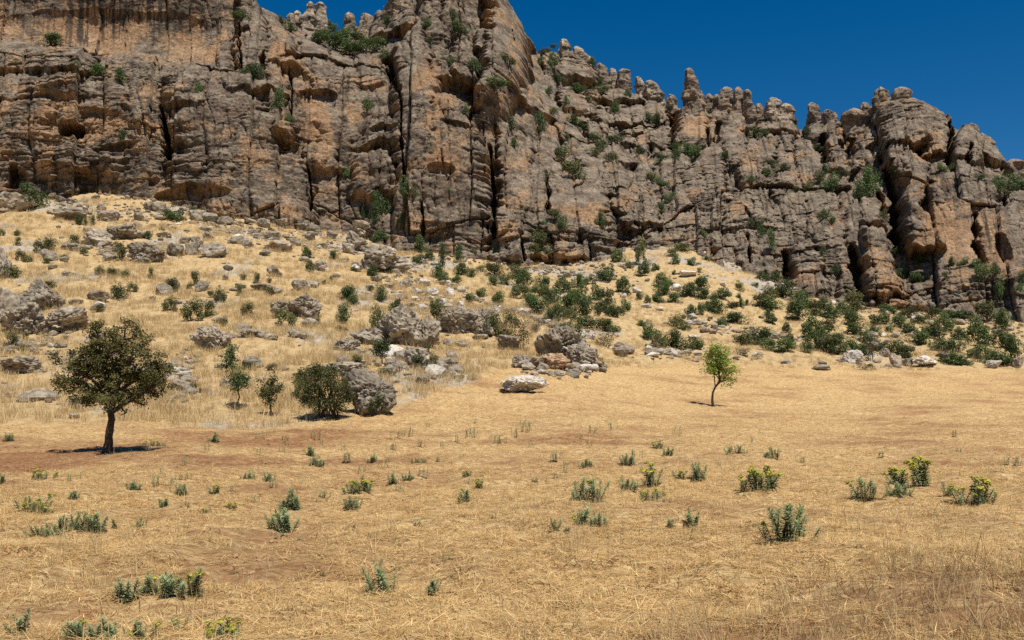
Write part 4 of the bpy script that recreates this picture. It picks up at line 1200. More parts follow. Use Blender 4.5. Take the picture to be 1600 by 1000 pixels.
BUSHSETS = [
    ('dark green bush', 'on the ledges of the left cliff face', 'd', [(80, 70, 34, 15), (152, 119, 26, 16), (188, 132, 18, 22), (193, 219, 15, 14), (395, 131, 34, 26), (435, 168, 18, 26), (453, 192, 14, 12), (376, 30, 24, 12), (120, 106, 12, 9), (25, 106, 16, 9), (310, 145, 12, 14)]),
    ('green shrub', 'in the high notch left of the main peak', 'd', [(497, 68, 32, 14), (512, 62, 26, 16), (522, 78, 36, 20), (540, 70, 34, 20), (548, 86, 38, 18), (568, 82, 34, 16), (585, 80, 30, 16), (575, 70, 24, 10), (602, 92, 18, 12), (516, 46, 14, 11), (523, 50, 12, 10), (605, 40, 16, 12), (440, 38, 14, 10), (455, 50, 18, 12), (590, 60, 18, 8), (535, 58, 20, 10), (560, 62, 20, 10)]),
    ('green bush', 'clinging to the face of the central massif', 'd', [(575, 176, 16, 18), (545, 280, 14, 16), (569, 346, 10, 18), (585, 350, 20, 30), (597, 345, 26, 34), (638, 311, 24, 28), (630, 360, 18, 20), (592, 380, 24, 16), (665, 46, 16, 16), (708, 40, 16, 22), (722, 54, 28, 15), (702, 104, 22, 12), (742, 112, 20, 16), (770, 138, 40, 13), (792, 103, 26, 16), (795, 206, 22, 22), (804, 232, 12, 14), (727, 180, 10, 16), (700, 306, 12, 10), (670, 68, 10, 8)]),
    ('green bush', 'on the slanting terraces right of the main peak', 'd', [(850, 84, 20, 7), (866, 75, 10, 5), (888, 80, 10, 9), (845, 106, 18, 13), (862, 110, 16, 22), (870, 131, 28, 13), (858, 150, 10, 12), (922, 134, 18, 11), (937, 136, 10, 12), (900, 145, 26, 12), (938, 146, 22, 9), (925, 104, 12, 12), (937, 112, 10, 10), (960, 178, 13, 18), (980, 156, 11, 14), (885, 165, 10, 12), (958, 137, 10, 8), (920, 160, 10, 8), (865, 180, 12, 10), (845, 210, 16, 26), (840, 195, 12, 16)]),
    ('leafy bush', 'in the gully below the slanting terraces', 'd', [(898, 196, 24, 13), (913, 204, 16, 8), (932, 222, 18, 12), (941, 237, 18, 15), (963, 224, 22, 10), (880, 252, 22, 18), (897, 284, 32, 26), (855, 298, 20, 26), (882, 222, 12, 10), (930, 245, 18, 12), (955, 252, 20, 12), (1000, 240, 18, 8), (938, 356, 18, 20), (880, 360, 16, 18), (868, 345, 22, 14), (1018, 285, 22, 14), (1035, 292, 18, 12), (1045, 318, 14, 12), (1032, 333, 14, 14), (1050, 310, 10, 8), (1030, 258, 10, 10), (1020, 234, 18, 14), (1034, 248, 16, 8), (1055, 234, 14, 8)]),
    ('dark bush', 'between the rock spires under the ridge', 'd', [(1027, 194, 16, 14), (1017, 192, 14, 12), (1045, 180, 12, 14), (1075, 244, 24, 16), (1083, 252, 20, 20), (1055, 252, 12, 14), (1058, 236, 10, 10), (1105, 205, 10, 16), (1180, 215, 20, 12), (1192, 214, 16, 10), (1262, 212, 10, 12), (1277, 236, 16, 8), (1225, 268, 18, 10), (1205, 258, 20, 8), (1130, 250, 14, 12), (1175, 292, 18, 14), (1200, 275, 18, 10)]),
    ('dense dark bush', 'in the gorges of the right massif', 'd', [(1265, 298, 16, 10), (1292, 272, 12, 12), (1280, 288, 18, 18), (1297, 300, 26, 24), (1315, 275, 24, 7), (1355, 305, 34, 34), (1366, 286, 22, 22), (1345, 310, 20, 18), (1398, 280, 14, 14), (1472, 268, 14, 12), (1490, 268, 20, 12), (1575, 306, 36, 26), (1592, 296, 22, 14), (1560, 300, 18, 14), (1530, 280, 14, 6), (1245, 300, 14, 8), (1380, 345, 14, 14)]),
    ('bush', 'on the broken rock at the foot of the right massif', 'd', [(1190, 372, 14, 26), (1206, 392, 16, 28), (1288, 342, 18, 12), (1398, 384, 20, 18), (1400, 398, 18, 8), (1286, 400, 10, 12), (1306, 432, 14, 16), (1300, 350, 14, 10), (1410, 435, 18, 12), (1432, 440, 22, 12), (1438, 412, 20, 8), (1490, 420, 14, 14), (1506, 416, 14, 12), (1528, 422, 18, 14), (1537, 440, 20, 22), (1556, 436, 16, 20), (1570, 448, 22, 14), (1595, 442, 16, 14), (1565, 472, 16, 24), (1590, 460, 14, 14), (1476, 436, 12, 10), (1175, 355, 12, 10)]),
    ('dark bush', 'along the cliff foot below the central massif', 'd', [(845, 398, 30, 30), (850, 372, 20, 22), (657, 396, 18, 24), (672, 408, 14, 14), (655, 414, 20, 14), (692, 418, 13, 30), (686, 436, 24, 18), (694, 444, 18, 16), (716, 412, 14, 26), (720, 431, 20, 17), (736, 434, 14, 12), (714, 444, 14, 12), (740, 398, 10, 9), (774, 396, 8, 14), (752, 425, 14, 8), (764, 420, 10, 8)]),
    ('tall bush', 'in the layered rocks above the middle slope', 'd', [(968, 410, 18, 16), (984, 420, 12, 10), (1002, 416, 15, 34), (1003, 433, 18, 16), (1050, 402, 18, 12), (1064, 394, 26, 12), (1056, 414, 12, 12), (1024, 424, 12, 10), (1012, 420, 12, 10), (1105, 408, 12, 6), (1158, 414, 12, 8), (1100, 372, 14, 10), (1068, 376, 10, 8)]),
    ('round green bush', 'on the grass just below the central cliff foot', 'd', [(774, 434, 24, 18), (772, 447, 18, 13), (790, 446, 20, 12), (806, 437, 24, 19), (818, 451, 22, 24), (753, 465, 15, 12), (779, 477, 17, 17), (735, 475, 13, 13), (804, 467, 15, 16), (821, 467, 17, 17), (834, 458, 14, 11), (846, 452, 20, 16), (852, 464, 18, 14), (880, 459, 24, 21), (905, 449, 20, 17), (922, 445, 16, 12), (950, 442, 26, 20)]),
    ('bushy evergreen', 'in the dense clump in the middle of the slope', 'd', [(828, 481, 24, 18), (845, 492, 28, 22), (858, 478, 18, 20), (868, 474, 28, 18), (888, 486, 28, 22), (908, 478, 28, 26), (895, 470, 22, 14), (912, 494, 26, 22), (870, 500, 24, 20), (862, 505, 22, 14), (900, 510, 20, 18), (886, 500, 18, 14), (932, 470, 20, 20), (948, 478, 22, 22), (943, 489, 22, 18), (957, 496, 20, 15), (916, 514, 26, 15), (940, 518, 26, 16), (955, 520, 22, 16)]),
    ('scattered green bush', 'on the open slope above the young bright tree', 'd', [(974, 457, 18, 20), (979, 464, 12, 10), (1032, 450, 20, 18), (1034, 463, 22, 18), (1030, 474, 16, 14), (1001, 469, 10, 10), (1012, 476, 9, 12), (977, 488, 15, 16), (966, 497, 16, 14), (1056, 474, 20, 14), (1072, 465, 24, 18), (1095, 455, 25, 19), (1094, 468, 22, 13), (1083, 416, 13, 11), (1094, 427, 8, 7), (1049, 447, 10, 9), (1054, 430, 6, 6), (1115, 470, 13, 12), (1129, 469, 20, 15), (1120, 492, 26, 20), (1106, 482, 14, 9), (1098, 494, 11, 16), (1145, 484, 18, 10), (1158, 481, 10, 12), (1167, 478, 7, 8), (1157, 456, 12, 11), (1154, 467, 7, 8)]),
    ('low green bush', 'behind and right of the young bright tree', 'd', [(1153, 507, 32, 16), (1130, 511, 13, 13), (1082, 494, 18, 14), (1058, 515, 22, 18), (1072, 518, 13, 9), (1002, 511, 12, 8), (1187, 480, 22, 18), (1205, 470, 20, 18), (1212, 487, 30, 17), (1204, 507, 18, 12), (1202, 496, 14, 10), (1180, 449, 9, 6), (1232, 469, 28, 25), (1193, 440, 18, 12), (1215, 444, 16, 16), (1231, 522, 12, 14), (1250, 502, 28, 28)]),
    ('evergreen bush', 'along the far field edge near the young tree', 'd', [(1018, 532, 22, 24), (1030, 545, 24, 20), (1058, 547, 30, 24), (1086, 547, 24, 16), (1165, 540, 30, 16), (1185, 540, 34, 22), (1200, 548, 20, 14), (1225, 552, 28, 18), (1237, 540, 14, 14), (1260, 552, 16, 12), (1270, 530, 26, 28), (1278, 548, 28, 24), (1250, 470, 20, 12), (1262, 485, 24, 24), (1274, 494, 24, 20)]),
    ('thicket bush', 'in the dark green thicket below the right pillar', 'd', [(1288, 486, 22, 16), (1300, 500, 26, 18), (1293, 516, 28, 14), (1290, 534, 30, 18), (1296, 552, 36, 20), (1314, 540, 26, 16), (1318, 492, 20, 16), (1335, 488, 30, 26), (1336, 512, 28, 22), (1312, 556, 24, 14), (1345, 526, 28, 16), (1352, 538, 26, 16), (1367, 528, 17, 15), (1370, 510, 18, 15), (1386, 508, 20, 14), (1392, 521, 10, 9), (1410, 514, 24, 18), (1420, 523, 20, 14), (1388, 491, 26, 12), (1335, 552, 30, 16), (1352, 556, 22, 14), (1240, 490, 16, 14)]),
    ('dark thicket bush', 'along the field edge at the far right', 'd', [(1422, 498, 26, 14), (1440, 508, 22, 12), (1460, 500, 24, 15), (1480, 520, 26, 24), (1488, 498, 20, 11), (1515, 501, 34, 13), (1546, 506, 28, 26), (1575, 517, 24, 24), (1440, 540, 28, 18), (1465, 532, 30, 20), (1475, 550, 28, 16), (1500, 553, 24, 18), (1502, 532, 20, 16), (1532, 542, 28, 36), (1572, 545, 32, 24), (1405, 556, 30, 18), (1422, 560, 26, 16), (1494, 571, 30, 16), (1535, 562, 32, 18), (1560, 574, 36, 20), (1592, 562, 26, 28), (1380, 550, 20, 12), (1510, 572, 18, 12), (1450, 528, 18, 14), (1575, 572, 24, 12)]),
    ('brownish bush', 'among the green bushes along the far field edge', 'b', [(1028, 549, 22, 18), (1158, 556, 28, 12), (1185, 562, 16, 10), (1364, 565, 22, 30), (1355, 579, 24, 10), (1475, 568, 14, 18), (948, 544, 26, 24), (1528, 568, 12, 14)]),
    ('small dark shrub', 'on the upper left slope near the cliff foot', 'd', [(51, 331, 34, 34), (262, 344, 22, 15), (276, 347, 24, 16), (298, 339, 15, 14), (121, 352, 12, 14), (133, 353, 6, 12), (143, 353, 8, 14), (167, 380, 10, 22), (230, 374, 14, 11), (324, 372, 10, 9), (422, 366, 10, 9), (363, 351, 8, 8), (253, 361, 8, 5)]),
    ('low shrub', 'on the left slope above the large left boulder', 'o', [(60, 396, 18, 18), (75, 392, 18, 20), (25, 384, 10, 12), (25, 369, 10, 8), (30, 408, 14, 15), (41, 411, 14, 10), (8, 436, 30, 22), (77, 452, 18, 11), (117, 383, 18, 14), (129, 398, 11, 9), (183, 391, 13, 12), (185, 409, 17, 20), (153, 431, 14, 13), (174, 433, 18, 14), (194, 435, 12, 11), (236, 437, 8, 16), (73, 413, 12, 9), (98, 406, 12, 7), (2, 369, 8, 10)]),
    ('green shrub', 'on the left slope beside or above the leafy tree', 'o', [(183, 469, 26, 22), (205, 457, 15, 13), (262, 456, 12, 16), (271, 459, 12, 20), (305, 448, 12, 20), (295, 453, 8, 9), (263, 488, 20, 20), (298, 503, 30, 30), (322, 498, 20, 24), (152, 490, 14, 14), (349, 512, 10, 14), (330, 466, 12, 10), (343, 474, 16, 20), (385, 496, 17, 20), (375, 463, 10, 16), (379, 438, 10, 9), (400, 446, 9, 16), (420, 443, 8, 8), (420, 464, 14, 15), (20, 545, 22, 22), (36, 532, 12, 10)]),
    ('dark round shrub', 'among the rocks left of the huge undercut boulder', 'd', [(477, 404, 14, 16), (521, 406, 14, 12), (484, 426, 14, 16), (583, 433, 18, 15), (609, 428, 9, 9), (518, 442, 6, 9), (540, 472, 30, 22), (550, 478, 18, 14), (593, 472, 18, 20), (534, 507, 21, 26), (615, 492, 16, 20), (552, 424, 10, 6), (505, 445, 6, 6), (578, 456, 10, 8)]),
    ('olive green shrub', 'around the rocky outcrops above the field', 'o', [(590, 521, 22, 34), (684, 515, 22, 38), (768, 528, 24, 30), (798, 513, 24, 20), (788, 533, 26, 18), (895, 547, 40, 34), (660, 542, 14, 18), (668, 555, 16, 14), (655, 580, 22, 22), (672, 576, 22, 18), (632, 527, 14, 10), (695, 576, 10, 10), (545, 548, 12, 10), (930, 575, 22, 12), (876, 577, 12, 14), (858, 556, 14, 22), (765, 500, 10, 8), (935, 495, 12, 14), (533, 519, 18, 8), (497, 507, 8, 8)]),
    ('straw brown shrub', 'on top of the middle outcrop', 'b', [(815, 550, 30, 40), (835, 520, 16, 14)]),
    ('olive shrub', 'between the leafy tree and the pitted boulder', 'o', [(445, 511, 28, 22), (432, 498, 14, 12), (390, 580, 18, 12), (424, 580, 16, 10), (300, 610, 14, 10), (470, 622, 24, 26), (460, 628, 14, 12), (480, 600, 40, 24), (560, 578, 18, 20), (600, 590, 22, 14), (588, 650, 26, 28), (118, 640, 18, 14), (33, 552, 14, 10)]),
]
for adj, where, kd, lst in BUSHSETS:
    lst = sorted(lst)
    for i, (px, py, w, h) in enumerate(lst):
        nm = 'cliff_shrub' if any(q in where for q in ('cliff face', 'notch', 'massif', 'terraces', 'gully', 'spires')) and 'foot' not in where else ('shrub' if 'shrub' in adj else 'bush')
        put_bush(nm, px, py, w, h, f'{place_word(i, len(lst))} {adj} {where}', f'{adj}s {where}'.replace('bushs', 'bushes'), kd)


# ------------------------------------------------------------------ trees
def make_tree(name, label, px, py, trunk, lobes, n_tip, per, leaf, material, seed, spread, r0, tip_up=0.0, size_px=1.0, stems=None):
    """trunk: photo points of the trunk from the base up; lobes: (px, py, rx, ry) of the crown"""
    rs = np.random.RandomState(seed)
    p, _ = on_place(px, py)
    s = p.y / F
    root = bpy.data.objects.new(name, None); C.objects.link(root); root.location = p - Vector((0, 0, 0.04))
    tag(root, label, 'tree')
    def loc(x, y, dy=0.0):
        return np.array([(x - px) * s, dy, (py - y) * s])
    tp = np.array([loc(*q) for q in trunk])
    # smooth trunk with a flared foot
    u = np.linspace(0, 1, 12)
    k = np.linspace(0, 1, len(tp))
    path = np.stack([np.interp(u, k, tp[:, c]) for c in range(3)], -1)
    path[1:-1] += rs.randn(10, 3) * r0 * 0.12
    rad = r0 * (1 - 0.35 * u + 0.55 * np.exp(-u * 9))
    V, Fc = tube(path, rad, 12)
    V += 0.1 * r0 * fbm3(V / (r0 * 1.5), 2, 3)[:, None] * rs.choice((-1, 1))
    link('trunk', mesh_np('trunk', V, Fc, M_BARK, True), root)
    top = path[-1]
    lb = []
    for (x, y, rx, ry) in lobes:
        lb.append((loc(x, y, rs.uniform(-0.5, 0.5) * rx * s), rx * s, ry * s))
    tips, outs, bid = [], [], []
    wts = np.array([l[1] * l[2] for l in lb]); wts /= wts.sum()
    cc = sum(l[0] * w for l, w in zip(lb, wts))
    for k in range(n_tip):
        c, rx, rz = lb[rs.choice(len(lb), p=wts)]
        d = rs.randn(3); d /= np.linalg.norm(d)
        rr_ = rs.rand() ** 0.45
        tips.append(c + d * rr_ * np.array([rx, rx * 0.95, rz])); outs.append(d)
    tips = np.array(tips)
    # main limbs to each lobe, boughs from the limbs to the tips
    br = []
    starts = []
    for (c, rx, rz) in lb:
        st_ = path[rs.randint(8, 12)]
        mid = st_ * 0.45 + c * 0.55 + rs.randn(3) * 0.08 * rx + np.array([0, 0, -0.1 * rz])
        limb = []
        for t in np.linspace(0, 1, 8):
            limb.append((1 - t) ** 2 * st_ + 2 * t * (1 - t) * mid + t * t * c)
        limb = np.array(limb)
        br.append(tube(limb, np.linspace(r0 * 0.5, r0 * 0.14, 8), 7))
        starts.append(limb)
    allp = np.concatenate(starts)
    limbs = link('limbs', mesh_np('limbs', *join_tubes(br), M_BARK, True), root)
    tw = []
    for t in tips:
        q = allp[np.argsort(((allp - t) ** 2).sum(1))[rs.randint(0, 3)]]
        mid = (q + t) / 2 + rs.randn(3) * 0.06 * np.linalg.norm(t - q)
        tw.append(tube([q, mid, t], [r0 * 0.10, r0 * 0.07, r0 * 0.03], 4))
    link('twigs', mesh_np('twigs', *join_tubes(tw), M_BARK), limbs)
    cen = np.repeat(tips, per, 0) + rs.randn(n_tip * per, 3) * spread * np.array([1, 1, 0.75])
    ow = np.repeat(np.array(outs), per, 0)
    tone = np.repeat(rs.rand(n_tip), per) * 0.6 + 0.2
    cm = foliage_mesh('crown', cen, leaf, material, seed + 1, outw=ow, tone=tone, width=0.62, out_k=0.25)
    link('crown', cm, root)
    return root


make_tree('broadleaf_tree', 'dark leafy tree with a round crown and bare trunk on red soil', 168, 709, [(167, 709), (170, 690), (172, 665), (174, 640), (176, 615)],
          [(178, 575, 60, 50), (135, 590, 44, 34), (120, 562, 40, 26), (225, 590, 44, 36), (238, 570, 34, 28), (155, 535, 30, 28), (192, 530, 34, 30), (180, 610, 62, 30), (215, 548, 36, 26), (150, 515, 12, 20), (196, 510, 14, 16), (108, 590, 26, 16), (246, 602, 24, 20), (160, 560, 46, 30), (190, 625, 40, 18), (140, 612, 34, 18)],
          340, 92, 0.054, M_LEAF_TREE, 41, 0.072, 0.105)
make_tree('young_tree', 'slender young tree with bright green leaves alone in the mown field', 1114, 635, [(1114, 636), (1113, 622), (1114, 612), (1118, 603), (1126, 592)],
          [(1122, 562, 17, 22), (1114, 580, 14, 14), (1130, 578, 18, 16), (1146, 577, 14, 8), (1113, 545, 13, 12), (1128, 550, 12, 12), (1136, 592, 12, 9), (1116, 566, 17, 14)],
          110, 36, 0.105, M_LEAF_BRIGHT, 43, 0.13, 0.065)
make_tree('sapling', 'thin sapling with a bare crooked stem left of the many-stemmed bush', 373, 641, [(373, 641), (371, 630), (374, 618), (371, 608)],
          [(372, 598, 15, 14), (366, 590, 12, 10), (382, 592, 10, 10), (374, 582, 12, 8)], 80, 26, 0.075, M_LEAF, 44, 0.085, 0.034)
make_tree('sapling', 'leaning olive green sapling just left of the many-stemmed bush', 424, 650, [(424, 650), (423, 640), (422, 628), (420, 618)],
          [(420, 612, 16, 16), (412, 600, 14, 12), (426, 592, 12, 14), (432, 606, 10, 12), (420, 625, 10, 10)], 90, 26, 0.075, M_LEAF_OLIVE, 45, 0.09, 0.04)
make_tree('sapling', 'dark bushy young tree behind the two saplings', 362, 584, [(362, 584), (361, 576), (362, 566)],
          [(358, 570, 14, 12), (362, 556, 10, 12), (366, 575, 14, 10), (360, 543, 8, 8), (354, 558, 9, 8)], 80, 30, 0.10, M_LEAF, 46, 0.11, 0.04)
make_tree('sapling', 'small dark sapling on thin stems below the craggy outcrop', 596, 568, [(597, 568), (597, 560), (597, 552)],
          [(596, 545, 11, 10), (590, 540, 8, 7), (602, 540, 8, 8), (597, 536, 8, 6)], 60, 26, 0.10, M_LEAF, 47, 0.11, 0.035)

# many-stemmed bush in front of the pitted boulder
p, _ = on_place(511, 652)
s = p.y / F
root = bpy.data.objects.new('bush', None); C.objects.link(root); root.location = p
tag(root, 'big many-stemmed olive bush standing against the pitted round boulder', 'bush')
rs = np.random.RandomState(61)
for k in range(26):
    a = rs.uniform(0, 6.28); R = rs.uniform(0.1, 0.85)
    b_ = np.array([rs.uniform(-0.45, 0.45), rs.uniform(-0.3, 0.3), -0.05])
    t = np.array([R * math.cos(a) * 0.95, R * math.sin(a) * 0.7, rs.uniform(1.2, 1.8)])
    link('stem', mesh_np('stem', *tube([b_, b_ * 0.6 + t * 0.4 + rs.randn(3) * 0.04, t], [0.022, 0.016, 0.006], 5), M_BARK), root)
lob = [(-0.55, 0, 1.35, 0.42), (-0.15, -0.1, 1.55, 0.42), (0.3, 0, 1.5, 0.42), (0.62, 0, 1.15, 0.38), (-0.8, 0.05, 1.1, 0.34), (0.0, -0.25, 1.15, 0.45), (0.45, -0.2, 1.0, 0.36), (-0.4, -0.2, 1.0, 0.36), (0.1, 0.2, 1.75, 0.26), (-0.35, 0.1, 1.8, 0.22), (0.8, 0, 0.8, 0.26), (-0.6, -0.3, 0.6, 0.3), (-0.2, -0.4, 0.5, 0.3), (0.25, -0.4, 0.55, 0.3), (0.6, -0.25, 0.5, 0.28), (-0.85, -0.1, 0.7, 0.2)]
cen = []
for (x, y, z, R) in lob:
    for j in range(26):
        d = rs.randn(3); d /= np.linalg.norm(d)
        c = np.array([x, y, z]) + d * R * rs.rand() ** 0.4
        cen.append(c + rs.randn(24, 3) * 0.07)
cen = np.concatenate(cen)
link('foliage', foliage_mesh('foliage', cen, 0.07, M_LEAF_OLIVE, 62, tone=np.clip(0.15 + 0.3 * rs.rand(len(cen)) + 0.25 * (cen[:, 2] - 0.8), 0, 1)), root)

# ------------------------------------------------------------------ spurge plants
def spurge_stem(seed, flower=False, n=58, lean=0.25):
    rs = np.random.RandomState(seed)
    la = rs.uniform(0, 6.28)
    t = np.linspace(0, 1, 7)
    path = np.stack([lean * math.cos(la) * t ** 1.7, lean * math.sin(la) * t ** 1.7, t], -1)
    sv, sf = tube(path, np.linspace(0.022, 0.012, 7), 5)
    V, Fc, tn = [sv], [sf], [np.full(len(sv), 0.2)]
    o = len(sv)
    for k in range(n):
        u = 0.12 + 0.88 * (k / n) ** 0.85
        c = np.array([np.interp(u, t, path[:, j]) for j in range(3)])
        a = k * 2.39996 + rs.uniform(-0.3, 0.3)
        up = 0.05 + 1.1 * u ** 3 + rs.uniform(-0.2, 0.2)
        d = np.array([math.cos(a), math.sin(a), up]); d /= np.linalg.norm(d)
        sd = np.array([-math.sin(a), math.cos(a), 0.0])
        L = (0.25 - 0.10 * u ** 3) * rs.uniform(0.7, 1.2); w = L * 0.17
        V.append(np.array([c, c + d * L * 0.55 + sd * w, c + d * L + np.array([0, 0, -0.01]), c + d * L * 0.55 - sd * w]))
        Fc.append(np.arange(o, o + 4)[None]); o += 4
        tn.append(np.full(4, np.clip(0.15 + 0.6 * u + rs.uniform(-0.2, 0.2), 0, 1)))
    me = mesh_np('leafy_stem', np.concatenate(V), np.concatenate(Fc), M_SPURGE)
    vattr(me, 'tone', np.concatenate(tn))
    return me, path[-1]


def flower_head(seed):
    rs = np.random.RandomState(seed)
    d = rs.randn(42, 3); d[:, 2] = np.abs(d[:, 2]); d /= np.linalg.norm(d, axis=1)[:, None]
    return foliage_mesh('flower_head', d * 0.14 * rs.uniform(0.4, 1, 42)[:, None], 0.10, M_SPURGE_FL, seed, outw=d)


STEMS = [spurge_stem(300 + k, lean=0.05 + 0.05 * k) for k in range(6)]
HEADS = [flower_head(320 + k) for k in range(3)]


def clump(seed):
    """small plants far out in the field: all shoots in one mesh"""
    rs = np.random.RandomState(seed)
    V, Fc, tn, o = [], [], [], 0
    for k in range(10):
        m, _ = spurge_stem(seed * 10 + k, n=26, lean=rs.uniform(0.1, 0.4))
        v = np.zeros(len(m.vertices) * 3, np.float32); m.vertices.foreach_get('co', v); v = v.reshape(-1, 3)
        f = np.zeros(len(m.loops), np.int32); m.loops.foreach_get('vertex_index', f); f = f.reshape(-1, 4)
        h = rs.uniform(0.55, 1.0)
        v = v * np.array([0.42, 0.42, 1]) * h + np.array([rs.uniform(-0.36, 0.36), rs.uniform(-0.3, 0.3), 0])
        tt_ = np.zeros(len(v), np.float32); m.attributes['tone'].data.foreach_get('value', tt_)
        V.append(v); Fc.append(f + o); tn.append(tt_); o += len(v)
    me = mesh_np('spurge_plant', np.concatenate(V), np.concatenate(Fc), M_SPURGE)
    vattr(me, 'tone', np.concatenate(tn))
    return me


CLUMPS = [clump(k + 1) for k in range(4)]
SPURGE = [
    ('sprinkled on the left half between the large clumps', [(250 + 37.3 * k % 560, 740 + (k * 53.7) % 170, 12 + (k * 7) % 13, 8 + (k * 5) % 5, 0) for k in range(26)]),
    ('sprinkled on the right half between the large clumps', [(830 + 41.9 * k % 700, 700 + (k * 47.3) % 150, 11 + (k * 7) % 12, 7 + (k * 5) % 5, 0) for k in range(18)]),
    ('in the bottom left row', [(120, 1002, 44, 40, 0), (165, 1004, 50, 38, 0), (215, 1003, 46, 34, 0), (280, 987, 24, 28, 0), (345, 1005, 66, 34, 1), (30, 992, 20, 36, 0)]),
    ('just above the bottom left row', [(192, 943, 38, 38, 0), (235, 930, 40, 34, 0), (268, 932, 42, 42, 0), (302, 930, 36, 42, 1)]),
    ('alone on the straw near the bottom middle', [(594, 930, 52, 48, 0), (675, 926, 26, 22, 0)]),
    ('in the nearest group on the right half', [(1230, 846, 80, 54, 0), (1080, 824, 20, 28, 0), (1048, 827, 14, 16, 0), (937, 823, 30, 24, 0), (910, 823, 24, 28, 0), (868, 830, 13, 22, 0), (884, 834, 15, 13, 0)]),
    ('at the far right of the field', [(1352, 783, 42, 34, 0), (1405, 777, 46, 22, 0), (1404, 760, 32, 28, 1), (1440, 759, 36, 42, 1), (1480, 778, 11, 24, 0), (1525, 788, 66, 38, 1), (1584, 726, 34, 11, 0)]),
    ('in the middle group of the field', [(918, 784, 58, 36, 0), (980, 766, 30, 20, 0), (1015, 762, 34, 38, 1), (1020, 782, 38, 18, 1), (1062, 749, 22, 15, 1), (1090, 751, 32, 28, 0), (1186, 768, 66, 35, 1), (1150, 708, 38, 13, 0), (1207, 716, 26, 18, 0), (982, 728, 28, 18, 0), (995, 719, 20, 12, 0), (916, 731, 26, 14, 0), (880, 740, 14, 12, 0), (868, 721, 22, 11, 0), (1028, 701, 18, 12, 1), (1043, 712, 17, 13, 0)]),
    ('in the left group below the leafy tree', [(55, 804, 52, 28, 1), (72, 838, 48, 20, 0), (105, 830, 40, 28, 0), (145, 830, 50, 34, 0), (180, 828, 10, 18, 0), (217, 826, 24, 17, 0), (283, 774, 27, 20, 0), (255, 793, 22, 15, 0), (210, 766, 25, 15, 0), (240, 759, 26, 12, 0), (266, 758, 22, 9, 0), (335, 773, 20, 16, 1), (68, 749, 42, 15, 1), (115, 753, 19, 11, 0), (115, 780, 20, 14, 0), (3, 757, 12, 16, 0)]),
    ('in the group left of the picture centre', [(440, 829, 48, 32, 0), (457, 797, 42, 30, 0), (388, 749, 26, 13, 0), (420, 753, 18, 15, 0), (432, 763, 19, 11, 0), (560, 770, 46, 24, 1), (550, 796, 30, 20, 0), (612, 758, 22, 19, 0), (637, 753, 22, 17, 0), (665, 747, 25, 11, 0), (725, 786, 25, 20, 0), (750, 763, 17, 14, 1), (730, 746, 13, 11, 1), (365, 770, 14, 9, 0), (320, 803, 24, 9, 1), (362, 798, 22, 12, 1)]),
    ('in the thin far row across the field', [(15, 690, 20, 14, 0), (240, 697, 40, 9, 1), (322, 703, 14, 8, 0), (335, 691, 18, 14, 0), (407, 685, 16, 8, 0), (404, 711, 11, 9, 0), (443, 707, 14, 8, 0), (490, 686, 21, 10, 0), (485, 713, 18, 15, 0), (495, 728, 28, 14, 0), (540, 721, 26, 10, 0), (581, 723, 18, 13, 0), (566, 739, 18, 9, 0), (535, 704, 12, 8, 0), (620, 687, 20, 9, 0), (637, 682, 18, 10, 0), (660, 698, 14, 7, 0), (692, 699, 13, 7, 0), (742, 686, 27, 11, 0), (715, 692, 12, 9, 0), (785, 693, 26, 10, 0), (803, 683, 14, 10, 0), (822, 674, 26, 12, 0), (655, 723, 26, 8, 1), (930, 678, 11, 7, 0), (957, 671, 15, 8, 0), (1058, 681, 14, 11, 0), (1385, 706, 7, 9, 0), (1493, 683, 14, 8, 0), (1175, 694, 8, 8, 0), (906, 686, 10, 6, 0), (668, 667, 10, 5, 0), (742, 662, 10, 5, 0)]),
]
pr = random.Random(21)
for where, lst in SPURGE:
    if 'thin far' in where:
        lst = lst + [(pr.uniform(200, 1120), pr.uniform(668, 735), pr.uniform(8, 20), pr.uniform(5, 12), 0) for _ in range(12)]
    lst = sorted(lst)
    for i, (px, py, w, h, fl) in enumerate(lst):
        p, _ = on_place(px, py)
        s = p.y / F
        W, H = w * s * 1.2, h * s * 1.15
        lab = f'{place_word(i, len(lst))} {"yellow flowered" if fl else "blue green"} spurge plant {where}'
        grp = f'spurge plants {where}'
        if h < 13 and not fl:
            o = link('spurge_plant', pr.choice(CLUMPS), None, p - Vector((0, 0, 0.01)), (0, 0, pr.uniform(0, 6.28)), (W * 1.15, W * 1.15, H * 1.35))
            tag(o, lab, 'plant', grp)
            continue
        root = bpy.data.objects.new('spurge_plant', None); C.objects.link(root); root.location = p - Vector((0, 0, 0.012))
        tag(root, lab, 'plant', grp)
        n = int(np.clip(round(W / H * 11), 6, 24))
        for k in range(n):
            fx_ = (k + 0.5) / n - 0.5
            hh = H * pr.uniform(0.45, 1.05) * (1.0 - 0.45 * abs(fx_))
            me, top = pr.choice(STEMS)
            wd = hh * pr.uniform(0.95, 1.25)
            so = link('leafy_stem', me, root, (fx_ * max(W * 0.85 - hh * 0.5, W * 0.3) + pr.uniform(-0.02, 0.02), pr.uniform(-0.25, 0.25) * min(W, 0.5), 0), (pr.uniform(-0.35, 0.35), pr.uniform(-0.2, 0.2) + fx_ * 0.8, pr.uniform(0, 6.28)), (wd, wd, hh))
            if pr.random() < (0.75 if fl else 0.06):
                link('flower_head', pr.choice(HEADS), so, top * 0.97, (0, 0, pr.uniform(0, 6)), (1.5, 1.5, 1.1))

